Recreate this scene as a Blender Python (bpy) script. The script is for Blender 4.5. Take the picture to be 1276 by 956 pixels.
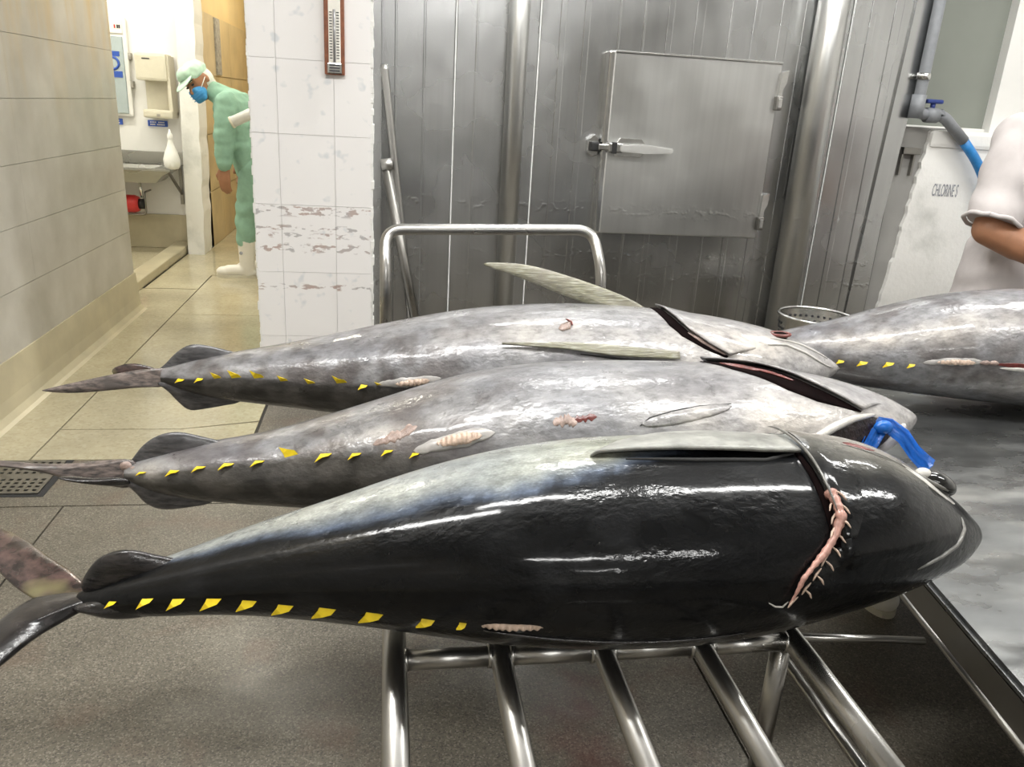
import bpy, bmesh, math, random
from math import sin, cos, pi, radians, sqrt
from mathutils import Vector, Matrix, noise
random.seed(7)
S = bpy.context.scene
C = S.collection
for o in list(bpy.data.objects): bpy.data.objects.remove(o)

# ---------------------------------------------------------------- camera
CAM = Vector((0.0, 0.0, 1.25))
YAW, PITCH, ROLL = radians(9.57), radians(19.09), radians(3.44)
fw = Vector((sin(YAW)*cos(PITCH), cos(YAW)*cos(PITCH), -sin(PITCH)))
rt = Vector((cos(YAW), -sin(YAW), 0)); up = rt.cross(fw)
R_ = rt*cos(ROLL) + up*sin(ROLL); U_ = -rt*sin(ROLL) + up*cos(ROLL)
cd = bpy.data.cameras.new('camera'); cam = bpy.data.objects.new('camera', cd); C.objects.link(cam)
cd.sensor_width = 36; cd.lens = 995/1276*36; cd.clip_start = .02
m = Matrix((R_, U_, -fw)).transposed().to_4x4(); m.translation = CAM
cam.matrix_world = m
S.camera = cam
# ---------------------------------------------------------------- world and exposure
w = bpy.data.worlds.new('world'); S.world = w; w.use_nodes = True
w.node_tree.nodes['Background'].inputs[0].default_value = (.9, .95, 1, 1)
w.node_tree.nodes['Background'].inputs[1].default_value = .3
S.view_settings.view_transform = 'Standard'; S.view_settings.look = 'None'
S.view_settings.gamma = 1; S.view_settings.use_curve_mapping = False
S.view_settings.exposure = -0.1
LAMP_W = 26.0

# ---------------------------------------------------------------- materials
def nodes(name):
    mt = bpy.data.materials.new(name); mt.use_nodes = True
    nt = mt.node_tree; b = nt.nodes['Principled BSDF']
    return mt, nt, b
def N(nt, t, **kw):
    n = nt.nodes.new(t)
    for k, v in kw.items(): setattr(n, k, v)
    return n
def L(nt, a, b): nt.links.new(a, b)
def rgba(c): return (*c, 1) if len(c) == 3 else c
def pos(nt, scale=(1, 1, 1)):
    g = N(nt, 'ShaderNodeNewGeometry'); mp = N(nt, 'ShaderNodeMapping')
    mp.inputs['Scale'].default_value = scale
    L(nt, g.outputs['Position'], mp.inputs['Vector']); return mp.outputs[0]
def noise_tex(nt, vec, sc, det=4, rough=.55):
    n = N(nt, 'ShaderNodeTexNoise'); n.inputs['Scale'].default_value = sc
    n.inputs['Detail'].default_value = det; n.inputs['Roughness'].default_value = rough
    L(nt, vec, n.inputs['Vector']); return n.outputs['Fac']
def ramp(nt, fac, stops):
    r = N(nt, 'ShaderNodeValToRGB'); e = r.color_ramp.elements
    while len(e) < len(stops): e.new(.5)
    for i, (p, c) in enumerate(stops): e[i].position = p; e[i].color = rgba(c)
    L(nt, fac, r.inputs[0]); return r.outputs[0]
def g1(v): return (v, v, v)
def mix(nt, fac, a, b, mode='MIX'):
    n = N(nt, 'ShaderNodeMix', data_type='RGBA', blend_type=mode)
    if isinstance(fac, (int, float)): n.inputs[0].default_value = fac
    else: L(nt, fac, n.inputs[0])
    for i, v in ((6, a), (7, b)):
        if isinstance(v, tuple): n.inputs[i].default_value = rgba(v)
        else: L(nt, v, n.inputs[i])
    return n.outputs[2]
def math_(nt, op, a, b=None, c=None):
    n = N(nt, 'ShaderNodeMath', operation=op)
    for i, v in enumerate((a, b, c)):
        if v is None: continue
        if isinstance(v, (int, float)): n.inputs[i].default_value = v
        else: L(nt, v, n.inputs[i])
    return n.outputs[0]
def bump(nt, b, h, strength=.3, dist=.01):
    n = N(nt, 'ShaderNodeBump'); n.inputs['Strength'].default_value = strength
    n.inputs['Distance'].default_value = dist
    L(nt, h, n.inputs['Height']); L(nt, n.outputs[0], b.inputs['Normal']); L(nt, n.outputs[0], b.inputs['Coat Normal'])
def simple(name, c, rough=.5, metal=0, var=.12, sc=30, bmp=0, bsc=60, coat=0, emit=None, spec=None):
    mt, nt, b = nodes(name)
    p = pos(nt)
    if var > 0:
        f = noise_tex(nt, p, sc)
        L(nt, ramp(nt, f, [(.3, tuple(max(0, v*(1-var)) for v in c)), (.7, tuple(min(1, v*(1+var)) for v in c))]), b.inputs['Base Color'])
    else: b.inputs['Base Color'].default_value = rgba(c)
    b.inputs['Roughness'].default_value = rough; b.inputs['Metallic'].default_value = metal
    if coat: b.inputs['Coat Weight'].default_value = coat; b.inputs['Coat Roughness'].default_value = .1
    if spec is not None: b.inputs['Specular IOR Level'].default_value = spec
    if bmp: bump(nt, b, noise_tex(nt, p, bsc), bmp, .005)
    if emit:
        b.inputs['Emission Color'].default_value = rgba(c); b.inputs['Emission Strength'].default_value = emit
    return mt
def steel(name, c=(.5, .5, .49), rough=.27, stretch=(12, 12, .35), dents=True):
    mt, nt, b = nodes(name); b.inputs['Metallic'].default_value = 1
    f = noise_tex(nt, pos(nt, stretch), 3, 2)
    big = noise_tex(nt, pos(nt), 2.2, 3)
    col = ramp(nt, f, [(.25, tuple(v*.95 for v in c)), (.75, tuple(min(1, v*1.04) for v in c))])
    col = mix(nt, .5, col, ramp(nt, big, [(.3, g1(.72)), (.7, g1(1))]), 'MULTIPLY')
    L(nt, col, b.inputs['Base Color'])
    L(nt, ramp(nt, big, [(.3, g1(rough*.85)), (.7, g1(rough*1.25))]), b.inputs['Roughness'])
    if dents:
        d = noise_tex(nt, pos(nt, (1, 1, .6)), 3.2, 2)
        dd = noise_tex(nt, pos(nt, (1, 1, 1.3)), 30, 1)
        dd = ramp(nt, dd, [(.52, g1(0)), (.80, g1(1))])
        g = N(nt, 'ShaderNodeNewGeometry'); sx = N(nt, 'ShaderNodeSeparateXYZ'); L(nt, g.outputs['Position'], sx.inputs[0])
        z = sx.outputs['Z']
        band = None
        for zc in (.46, .57, .80):
            q = math_(nt, 'SUBTRACT', 1, math_(nt, 'MINIMUM', 1, math_(nt, 'MULTIPLY', math_(nt, 'ABSOLUTE', math_(nt, 'SUBTRACT', z, zc)), 22)))
            band = q if band is None else math_(nt, 'MAXIMUM', band, q)
        h = math_(nt, 'ADD', math_(nt, 'MULTIPLY', d, .7), math_(nt, 'MULTIPLY', math_(nt, 'MULTIPLY', dd, band), .13))
        bump(nt, b, h, .45, .02)
    return mt
M = {}
M['steel_wall'] = steel('steel_wall', (.56, .565, .565), .25)
M['steel_door'] = steel('steel_door', (.62, .62, .605), .33)
M['steel_tube'] = steel('steel_tube', (.50, .49, .47), .29, (20, 4, 20), False)
M['steel_sheet'] = steel('steel_sheet', (.42, .42, .40), .25, (3, 3, 3), False)
M['steel_dark'] = steel('steel_dark', (.30, .29, .27), .35, (3, 8, 8), False)
def mat_table():
    mt, nt, b = nodes('wet_steel_top'); b.inputs['Metallic'].default_value = .85
    f = noise_tex(nt, pos(nt, (1, 2.5, 1)), 3.5, 5); p = pos(nt)
    L(nt, ramp(nt, f, [(.35, (.18, .185, .185)), (.55, (.25, .255, .25)), (.74, (.46, .46, .44))]), b.inputs['Base Color'])
    L(nt, ramp(nt, noise_tex(nt, pos(nt, (1, 2, 1)), 5, 4), [(.35, g1(.16)), (.65, g1(.42))]), b.inputs['Roughness'])
    bump(nt, b, noise_tex(nt, p, 6, 3), .12, .01); return mt
M['table_top'] = mat_table()
M['chrome'] = simple('chrome', (.75, .75, .74), .18, 1, .08)
M['handle'] = simple('polished_handle', (.9, .9, .88), .38, 1, .03)
M['sealant'] = simple('sealant', (.85, .85, .83), .5)
M['black'] = simple('black_rubber', (.02, .02, .02), .5)
M['dark'] = simple('dark_gap', (.03, .03, .03), .9)
M['pvc'] = simple('grey_pvc', (.21, .22, .235), .4, 0, .1)
M['blue_plastic'] = simple('blue_plastic', (.03, .12, .45), .35)
M['navy'] = simple('navy_plastic', (.02, .04, .18), .4)
M['blue_hose'] = simple('blue_hose', (.03, .22, .55), .35)
M['white'] = simple('white_paint', (.80, .79, .76), .55, 0, .05, 3)
M['ceil'] = simple('ceiling_paint', (.78, .78, .76), .7, 0, .04, 2)
M['cream'] = simple('cream_plastic', (.66, .62, .50), .35, 0, .03)
M['bluesign'] = simple('blue_sign', (.03, .09, .42), .4, 0, .05)
M['bottle'] = simple('white_bottle', (.85, .85, .82), .35, 0, .03)
M['red'] = simple('red_plastic', (.55, .03, .03), .35)
M['wood'] = simple('brown_wood', (.22, .075, .035), .45, 0, .3, 40)
M['paper'] = simple('scale_paper', (.82, .79, .72), .6, 0, .04)
M['ink'] = simple('ink', (.03, .03, .035), .7, 0, 0)
M['greyink'] = simple('grey_ink', (.30, .31, .34), .8, 0, .5, 120)
M['mercury'] = simple('glass_tube', (.30, .30, .30), .2, .3)
M['boot'] = simple('white_rubber', (.80, .77, .70), .38, 0, .05, 12)
M['green'] = simple('green_cloth', (.26, .44, .335), .85, 0, .10, 25, .5, 18)
M['green_net'] = simple('green_cap_cloth', (.50, .68, .56), .85, 0, .08, 30)
M['hairnet'] = simple('white_net', (.75, .76, .72), .85)
M['mask'] = simple('blue_mask', (.07, .33, .68), .75, 0, .08, 40)
M['skin'] = simple('skin', (.36, .17, .09), .5, 0, .10, 22)
M['skin2'] = simple('skin_arm', (.42, .20, .11), .48, 0, .12, 18)
M['gown'] = simple('white_gown', (.60, .555, .545), .8, 0, .05, 14, .5, 14)
M['glove'] = simple('blue_glove', (.10, .38, .62), .4)
M['hair'] = simple('black_hair', (.02, .017, .015), .6)
M['eye'] = simple('eye_black', (.01, .01, .01), .12, 0, 0, coat=.6)
M['yellow_wall'] = simple('tan_wall', (.56, .44, .245), .45, 0, .15, 3)
M['yellow_paint'] = simple('yellow_paint', (.68, .53, .28), .5, 0, .1, 2)
M['tan_tile'] = simple('tan_tile', (.56, .46, .30), .4, 0, .15, 4)
M['greypatch'] = simple('grey_cement', (.33, .31, .27), .8, 0, .4, 30)
M['glassy'] = simple('mirror_glass', (.50, .58, .60), .12, .6, .03)
M['frosted'] = simple('frosted_pane', (.23, .245, .215), .22, .0, .08, 1.5)
M['flesh'] = simple('pink_flesh', (.50, .27, .22), .35, 0, .35, 60, .4, 90, coat=.4)
M['flesh_pale'] = simple('pale_flesh', (.66, .50, .40), .4, 0, .25, 70, .5, 120, coat=.3)
M['wound'] = simple('torn_skin', (.34, .25, .215), .4, 0, .35, 70, .5, 110, coat=.3)
M['gill'] = simple('gill_dark', (.006, .003, .003), .9, 0, .4, 30, spec=.05)
M['gillred'] = simple('gill_red', (.16, .035, .03), .3, 0, .4, 40, coat=.5)
M['finlet'] = simple('yellow_finlet', (.84, .62, .015), .45, 0, .12, 60)
M['mouth'] = simple('mouth_inside', (.016, .010, .010), .3, 0, .7, 60, .8, 80, coat=.12, spec=.2)
M['bone'] = simple('jaw_bone', (.62, .60, .56), .35, 0, .15, 50, coat=.3)
M['film'] = simple('blue_film', (.015, .16, .62), .22, 0, .15, 40, .4, 60)
M['film'].node_tree.nodes['Principled BSDF'].inputs['Transmission Weight'].default_value = .15
M['bone_dark'] = simple('grey_skin_edge', (.17, .165, .15), .3, 0, .3, 60, coat=.3)
M['bone_grey'] = simple('pale_grey_skin', (.42, .40, .385), .32, 0, .30, 30, .25, 50, coat=.35)
M['bucket'] = simple('perforated_steel', (.62, .61, .58), .22, 1, .08)

def mat_fin():
    mt, nt, b = nodes('fin_membrane')
    p = pos(nt); f = noise_tex(nt, pos(nt, (5, 40, 60)), 6, 5); f2 = noise_tex(nt, p, 22, 3)
    a = ramp(nt, f, [(.3, (.08, .08, .05)), (.52, (.30, .30, .17)), (.70, (.66, .66, .56))])
    L(nt, mix(nt, f2, a, (.26, .235, .21)), b.inputs['Base Color'])
    b.inputs['Roughness'].default_value = .3; b.inputs['Coat Weight'].default_value = .3
    bump(nt, b, f, .5, .003); return mt
M['fin'] = mat_fin()
M['fin_grey'] = simple('grey_fin', (.30, .30, .275), .32, 0, .35, 34, .3, 60, coat=.3)
def mat_tail(name, a, b_, c):
    mt, nt, b = nodes(name)
    f = noise_tex(nt, pos(nt, (8, 8, 30)), 5, 5); f2 = noise_tex(nt, pos(nt), 11, 2)
    L(nt, mix(nt, ramp(nt, f2, [(.56, g1(0)), (.72, g1(1))]), ramp(nt, f, [(.35, a), (.7, b_)]), c), b.inputs['Base Color'])
    b.inputs['Roughness'].default_value = .22; b.inputs['Coat Weight'].default_value = .4
    bump(nt, b, f, .4, .003); return mt
M['tail_black'] = mat_tail('tail_black', (.008, .008, .009), (.04, .035, .035), (.02, .018, .018))
M['tail_pink'] = mat_tail('tail_mottled', (.018, .013, .013), (.11, .068, .062), (.17, .15, .075))
M['tail_grey'] = mat_tail('tail_grey', (.05, .045, .045), (.25, .20, .18), (.10, .085, .08))
M['keel_grey'] = mat_tail('keel_grey', (.045, .045, .048), (.12, .115, .12), (.08, .078, .08))

def mat_fish(name, scale_amt, wet, rough, spec, ripple):
    mt, nt, b = nodes(name)
    at = N(nt, 'ShaderNodeAttribute', attribute_name='pigment')
    p = pos(nt)
    f = noise_tex(nt, pos(nt, (1, 1.6, 1.6)), 26, 6, .65)
    f2 = noise_tex(nt, pos(nt, (.6, 1, 1)), 9, 4)
    col = mix(nt, .8, at.outputs['Color'], ramp(nt, f, [(.28, g1(.45)), (.5, g1(.9)), (.72, g1(1.25))]), 'MULTIPLY')
    col = mix(nt, .6, col, ramp(nt, f2, [(.3, (.72, .74, .80)), (.7, (1.1, 1.06, 1.0))]), 'MULTIPLY')
    sp1 = noise_tex(nt, pos(nt, (.45, 1, 1)), 75, 4, .7)
    col = mix(nt, .55, col, ramp(nt, sp1, [(.36, g1(.55)), (.48, g1(1)), (.60, g1(1)), (.72, g1(1.5))]), 'MULTIPLY')
    v = N(nt, 'ShaderNodeTexVoronoi'); v.inputs['Scale'].default_value = 190; L(nt, pos(nt, (1, 1.5, 1.5)), v.inputs['Vector'])
    col = mix(nt, scale_amt, col, ramp(nt, v.outputs['Distance'], [(.1, g1(1.25)), (.6, g1(.5))]), 'MULTIPLY')
    L(nt, col, b.inputs['Base Color'])
    L(nt, at.outputs['Alpha'], b.inputs['Metallic'])
    L(nt, ramp(nt, noise_tex(nt, p, 14, 4), [(.3, g1(rough*.6)), (.7, g1(rough*1.5))]), b.inputs['Roughness'])
    b.inputs['Specular IOR Level'].default_value = spec; b.inputs['Coat Weight'].default_value = wet; b.inputs['Coat Roughness'].default_value = .085
    w1 = noise_tex(nt, pos(nt, (.7, 1, 1)), 85, 3); w2 = noise_tex(nt, p, 7, 2)
    h = math_(nt, 'ADD', math_(nt, 'MULTIPLY', w1, .34), w2)
    bump(nt, b, h, .42, .014)
    cb = N(nt, 'ShaderNodeBump'); cb.inputs['Strength'].default_value = ripple; cb.inputs['Distance'].default_value = .014
    rp = math_(nt, 'MULTIPLY', math_(nt, 'MULTIPLY', w1, .34), ramp(nt, noise_tex(nt, p, 6, 2), [(.42, g1(.15)), (.62, g1(1))]))
    L(nt, math_(nt, 'ADD', rp, w2), cb.inputs['Height']); L(nt, cb.outputs[0], b.inputs['Coat Normal'])
    return mt
M['fish_black'] = mat_fish('tuna_skin_black', .25, .55, .32, .08, .15)
M['fish_silver'] = mat_fish('tuna_skin_silver', .0, .45, .38, .4, .30)

def mat_terrazzo(name, base, dark, light, sc=170, stain=True, wet=(.10, .5)):
    mt, nt, b = nodes(name); p = pos(nt)
    v = N(nt, 'ShaderNodeTexVoronoi'); v.inputs['Scale'].default_value = sc; L(nt, p, v.inputs['Vector'])
    sp = N(nt, 'ShaderNodeSeparateColor'); L(nt, v.outputs['Color'], sp.inputs[0])
    c = ramp(nt, sp.outputs[0], [(.0, dark), (.35, base), (.72, base), (1, light)])
    f = noise_tex(nt, p, 1.6, 5); f2 = noise_tex(nt, p, 5, 4)
    c = mix(nt, .8, c, ramp(nt, f, [(.3, g1(.62)), (.7, g1(1.12))]), 'MULTIPLY')
    if stain:
        g = N(nt, 'ShaderNodeNewGeometry'); sx = N(nt, 'ShaderNodeSeparateXYZ'); L(nt, g.outputs['Position'], sx.inputs[0])
        dx = math_(nt, 'DIVIDE', math_(nt, 'SUBTRACT', sx.outputs['X'], .42), .11); dy = math_(nt, 'DIVIDE', math_(nt, 'SUBTRACT', sx.outputs['Y'], 1.33), .26)
        dd = math_(nt, 'ADD', math_(nt, 'ADD', math_(nt, 'MULTIPLY', dx, dx), math_(nt, 'MULTIPLY', dy, dy)), math_(nt, 'MULTIPLY', noise_tex(nt, p, 11, 4), 2.4))
        c = mix(nt, ramp(nt, math_(nt, 'MULTIPLY', dd, .4), [(.35, g1(.6)), (.75, g1(0))]), c, (.10, .018, .014))
        c = mix(nt, ramp(nt, f2, [(.55, g1(0)), (.75, g1(.45))]), c, (.13, .06, .036))
    L(nt, c, b.inputs['Base Color'])
    L(nt, ramp(nt, noise_tex(nt, p, 2.1, 4), [(.38, g1(wet[0])), (.62, g1(wet[1]))]), b.inputs['Roughness'])
    bump(nt, b, noise_tex(nt, p, 120, 3), .12, .003); return mt
M['terrazzo'] = mat_terrazzo('grey_terrazzo', (.150, .134, .104), (.072, .065, .052), (.27, .245, .20), 300, True, (.30, .60))
M['terrazzo_blood'] = M['terrazzo']
M['beige_floor'] = mat_terrazzo('beige_wet_floor', (.50, .45, .31), (.44, .39, .265), (.54, .49, .35), 90, False, (.05, .24))
M['joint'] = simple('dark_joint', (.035, .032, .027), .8)
M['beige_wall'] = simple('beige_cove', (.47, .42, .29), .35, 0, .15, 4)

def mat_tile_left():
    mt, nt, b = nodes('grey_cream_tile'); p = pos(nt)
    f = noise_tex(nt, p, 3.5, 5); st = noise_tex(nt, pos(nt, (1, 3.2, .5)), 2.0, 5)
    c = ramp(nt, f, [(.3, (.37, .35, .305)), (.7, (.53, .51, .47))])
    g = N(nt, 'ShaderNodeNewGeometry'); s = N(nt, 'ShaderNodeSeparateXYZ'); L(nt, g.outputs['Position'], s.inputs[0])
    hi = ramp(nt, s.outputs['Z'], [(.0, g1(0)), (1, g1(1))])
    up_ = math_(nt, 'MULTIPLY', math_(nt, 'MINIMUM', math_(nt, 'MAXIMUM', math_(nt, 'MULTIPLY', math_(nt, 'SUBTRACT', s.outputs['Z'], 1.0), 1.6), 0), 1), ramp(nt, st, [(.48, g1(0)), (.66, g1(.75))]))
    L(nt, mix(nt, up_, c, (.50, .36, .14)), b.inputs['Base Color'])
    b.inputs['Roughness'].default_value = .3; bump(nt, b, f, .1, .004); return mt
M['tile_left'] = mat_tile_left()
def mat_tile_white():
    mt, nt, b = nodes('white_glazed_tile'); p = pos(nt)
    f = noise_tex(nt, p, 22, 4); flo = noise_tex(nt, p, 16, 2)
    c = ramp(nt, flo, [(.28, (.70, .715, .73)), (.38, (.87, .85, .84)), (1, (.87, .85, .84))])
    g = N(nt, 'ShaderNodeNewGeometry'); s = N(nt, 'ShaderNodeSeparateXYZ'); L(nt, g.outputs['Position'], s.inputs[0])
    z = s.outputs['Z']; band = None
    for zc, wd in ((.812, 30), (.745, 55), (.715, 60), (.665, 34), (.505, 50)):
        q = math_(nt, 'SUBTRACT', 1, math_(nt, 'MINIMUM', 1, math_(nt, 'MULTIPLY', math_(nt, 'ABSOLUTE', math_(nt, 'SUBTRACT', z, zc)), wd)))
        band = q if band is None else math_(nt, 'MAXIMUM', band, q)
    sc = noise_tex(nt, pos(nt, (1, 1, 2.5)), 24, 5)
    k = math_(nt, 'MULTIPLY', ramp(nt, sc, [(.50, g1(0)), (.60, g1(1))]), band)
    k = ramp(nt, k, [(.22, g1(0)), (.55, g1(.75))])
    br = ramp(nt, noise_tex(nt, p, 9, 2), [(.4, (.36, .34, .34)), (.6, (.36, .22, .17))])
    L(nt, mix(nt, k, c, br), b.inputs['Base Color'])
    b.inputs['Roughness'].default_value = .28; bump(nt, b, k, -.4, .004); return mt
M['tile_white'] = mat_tile_white()
def mat_plaster():
    mt, nt, b = nodes('brushed_white_plaster'); p = pos(nt)
    f = noise_tex(nt, p, 3.2, 5); f2 = noise_tex(nt, p, 40, 4)
    L(nt, ramp(nt, f, [(.3, (.60, .60, .57)), (.45, (.82, .81, .78)), (.8, (.88, .87, .84))]), b.inputs['Base Color'])
    b.inputs['Roughness'].default_value = .6; bump(nt, b, f2, .4, .006); return mt
M['plaster'] = mat_plaster()
M['cement'] = simple('grey_cement_post', (.30, .295, .28), .7, 0, .08, 4)
def mat_lamp(c, s):
    mt, nt, b = nodes('tube_glow'); b.inputs['Base Color'].default_value = rgba(c)
    b.inputs['Emission Color'].default_value = rgba(c); b.inputs['Emission Strength'].default_value = s; return mt
M['tube'] = mat_lamp((1, .995, .975), 14)

# ---------------------------------------------------------------- mesh helpers
def obj(name, bm, mat, parent=None, smooth=False):
    me = bpy.data.meshes.new(name)
    if isinstance(bm, bpy.types.Mesh): me = bm
    else:
        bmesh.ops.recalc_face_normals(bm, faces=bm.faces[:]); bm.to_mesh(me); bm.free()
    if smooth:
        for p in me.polygons: p.use_smooth = True
    o = bpy.data.objects.new(name, me); C.objects.link(o)
    if mat is not None:
        me.materials.clear(); me.materials.append(M[mat] if isinstance(mat, str) else mat)
    if parent is not None:
        o.parent = parent
        if parent.type == 'EMPTY': o.location = -parent.location
    return o
def thing(name, label, cat, loc=(0, 0, 0), group=None):
    o = bpy.data.objects.new(name, None); C.objects.link(o); o.location = loc; o.empty_display_size = .1
    o['label'] = label; o['category'] = cat
    if group: o['group'] = group
    return o
def tag(o, label, cat, group=None):
    o['label'] = label; o['category'] = cat
    if group: o['group'] = group
    return o
def struct(o, label, cat):
    o['kind'] = 'structure'; o['label'] = label; o['category'] = cat; return o
def BM(): return bmesh.new()
def box(bm, x0, x1, y0, y1, z0, z1, bev=0):
    r = bmesh.ops.create_cube(bm, size=1)
    for v in r['verts']:
        v.co = Vector(((x0+x1)/2+v.co.x*(x1-x0), (y0+y1)/2+v.co.y*(y1-y0), (z0+z1)/2+v.co.z*(z1-z0)))
    if bev:
        es = list({e for v in r['verts'] for e in v.link_edges})
        bmesh.ops.bevel(bm, geom=es, offset=bev, segments=2, affect='EDGES', profile=.6)
    return bm
def tube(bm, pts, r, seg=14, caps=True):
    pts = [Vector(p) for p in pts]; n = len(pts)
    rs = r if isinstance(r, (list, tuple)) else [r]*n
    rings = []; prev = None
    for i, p in enumerate(pts):
        t = (pts[min(i+1, n-1)]-pts[max(i-1, 0)]).normalized()
        if prev is None:
            a = Vector((0, 0, 1)) if abs(t.z) < .9 else Vector((1, 0, 0))
            prev = (a - t*a.dot(t)).normalized()
        else: prev = (prev - t*prev.dot(t)).normalized()
        b = t.cross(prev)
        rings.append([bm.verts.new(p+(prev*cos(2*pi*k/seg)+b*sin(2*pi*k/seg))*rs[i]) for k in range(seg)])
    for i in range(n-1):
        for k in range(seg):
            bm.faces.new((rings[i][k], rings[i][(k+1) % seg], rings[i+1][(k+1) % seg], rings[i+1][k]))
    if caps: bm.faces.new(rings[0]); bm.faces.new(rings[-1])
    return bm
def bend(pts, rad, k=6):
    pts = [Vector(p) for p in pts]; out = [pts[0]]
    for i in range(1, len(pts)-1):
        a = (pts[i-1]-pts[i]).normalized(); b = (pts[i+1]-pts[i]).normalized()
        p, q = pts[i]+a*rad, pts[i]+b*rad
        for j in range(k+1):
            t = j/k; out.append(p*(1-t)**2+pts[i]*2*t*(1-t)+q*t*t)
    out.append(pts[-1]); return out
def lathe(bm, prof, c, seg=32, caps=False):
    rings = [[bm.verts.new((c[0]+r*cos(2*pi*k/seg), c[1]+r*sin(2*pi*k/seg), c[2]+z)) for k in range(seg)] for r, z in prof]
    for i in range(len(prof)-1):
        for k in range(seg): bm.faces.new((rings[i][k], rings[i][(k+1) % seg], rings[i+1][(k+1) % seg], rings[i+1][k]))
    if caps: bm.faces.new(rings[0]); bm.faces.new(rings[-1])
    return bm
def ell(bm, c, r, seg=16, rot=None):
    q = bmesh.ops.create_uvsphere(bm, u_segments=seg, v_segments=max(8, seg*2//3), radius=1)
    for v in q['verts']:
        p = Vector((v.co.x*r[0], v.co.y*r[1], v.co.z*r[2]))
        if rot is not None: p = rot @ p
        v.co = p + Vector(c)
    return bm
def prism(bm, poly, y0, y1):
    """outline in x,z pushed from y0 to y1"""
    a = [bm.verts.new((x, y0, z)) for x, z in poly]; b = [bm.verts.new((x, y1, z)) for x, z in poly]
    bm.faces.new(a); bm.faces.new(b[::-1]); n = len(poly)
    for i in range(n): bm.faces.new((a[i], a[(i+1) % n], b[(i+1) % n], b[i]))
    return bm
def smooth_loop(pts, it=2):
    pts = [Vector(p) for p in pts]
    for _ in range(it):
        o = []
        for i in range(len(pts)):
            a, b = pts[i], pts[(i+1) % len(pts)]
            o += [a*.75+b*.25, a*.25+b*.75]
        pts = o
    return pts
def blade(bm, outline, nrm, th=.004, dome=.006, it=2):
    """leaf shaped fin: closed outline, thin edge, thicker core on both faces"""
    pts = smooth_loop(outline, it); nrm = Vector(nrm).normalized()
    c = sum(pts, Vector())/len(pts); rings = {}
    base = [bm.verts.new(p) for p in pts]; n = len(pts)
    for s in (1, -1):
        prev = base
        for f in (.97, .9, .78, .6, .4, .18):
            h = sqrt(1-f*f)
            cur = [bm.verts.new(c+(p-c)*f+nrm*s*(th+dome)*.5*h) for p in pts]
            for i in range(n): bm.faces.new((prev[i], prev[(i+1) % n], cur[(i+1) % n], cur[i]))
            prev = cur
        bm.faces.new(prev)
    return bm
def text_mesh(body, size, mat, parent, loc, rot=(pi/2, 0, 0), sx=1, name='lettering'):
    cu = bpy.data.curves.new('txt', 'FONT'); cu.body = body; cu.size = size; cu.extrude = .0008
    t = bpy.data.objects.new('txt', cu); C.objects.link(t)
    bpy.context.view_layer.update()
    me = bpy.data.meshes.new_from_object(t.evaluated_get(bpy.context.evaluated_depsgraph_get()))
    bpy.data.objects.remove(t)
    mat4 = Matrix.Translation(loc) @ (Matrix.Rotation(rot[2], 4, 'Z') @ Matrix.Rotation(rot[0], 4, 'X')) @ Matrix.Diagonal((sx, 1, 1, 1))
    me.transform(mat4)
    return obj(name, me, mat, parent)
def blob(caps, voxel=.012, sm=6):
    """one continuous skin grown from tapered capsules ('C',p,r,p,r) and ellipsoids ('E',c,radii)"""
    bm = BM()
    for q in caps:
        if q[0] == 'E': ell(bm, q[1], q[2], 20, q[3] if len(q) > 3 else None)
        else:
            _, p, r, s, t = q; p, s = Vector(p), Vector(s)
            k = max(3, int((p-s).length/(min(r, t)*.45)))
            tube(bm, [p.lerp(s, i/k) for i in range(k+1)], [r+(t-r)*i/k for i in range(k+1)], 16)
            ell(bm, p, (r, r, r), 14); ell(bm, s, (t, t, t), 14)
    me = bpy.data.meshes.new('blob'); bm.to_mesh(me); bm.free()
    o = bpy.data.objects.new('blob', me); C.objects.link(o)
    md = o.modifiers.new('r', 'REMESH'); md.mode = 'VOXEL'; md.voxel_size = voxel
    if sm:
        m2 = o.modifiers.new('s', 'SMOOTH'); m2.iterations = sm; m2.factor = .5
    bpy.context.view_layer.update()
    out = bpy.data.meshes.new_from_object(o.evaluated_get(bpy.context.evaluated_depsgraph_get()))
    bpy.data.objects.remove(o)
    for p in out.polygons: p.use_smooth = True
    return out

# ---------------------------------------------------------------- ceiling lamps (out of the frame, the room's own light)
def lamp(x, y, z=2.93, length=1.2, power=LAMP_W, label='', col=(1, .995, .975), along='X'):
    t = thing('tube_lamp', label, 'lamp', (x, y, z), 'ceiling tube lamps')
    dx, dy = (length/2, .09) if along == 'X' else (.09, length/2)
    bm = BM(); box(bm, x-dx, x+dx, y-dy, y+dy, z, z+.06, .01); obj('housing', bm, 'white', t)
    for s in (-1, 1):
        bm = BM()
        a = (x-dx+.03, y+s*.05, z-.025) if along == 'X' else (x+s*.05, y-dy+.03, z-.025)
        b = (x+dx-.03, y+s*.05, z-.025) if along == 'X' else (x+s*.05, y+dy-.03, z-.025)
        tube(bm, [a, b], .016, 12); obj('tube', bm, 'tube', t, True)
    ld = bpy.data.lights.new('lamp_light', 'AREA'); ld.shape = 'RECTANGLE'; ld.size = length; ld.size_y = .14
    ld.energy = power; ld.color = col
    lo = bpy.data.objects.new('lamp_light', ld); C.objects.link(lo); lo.parent = t
    lo.location = (0, 0, -.05)
    if along == 'Y': lo.rotation_euler.z = pi/2
    return t
for i, (x, y) in enumerate([(.1, -2.4), (1.5, -2.4), (.8, -5.4), (.1, 1.3), (1.5, 1.3), (2.9, .9), (-.9, 1.0), (2.9, 2.9), (.9, 3.1)]):
    lamp(x, y, label='long white twin tube lamp fixed under the main hall ceiling')
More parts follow.
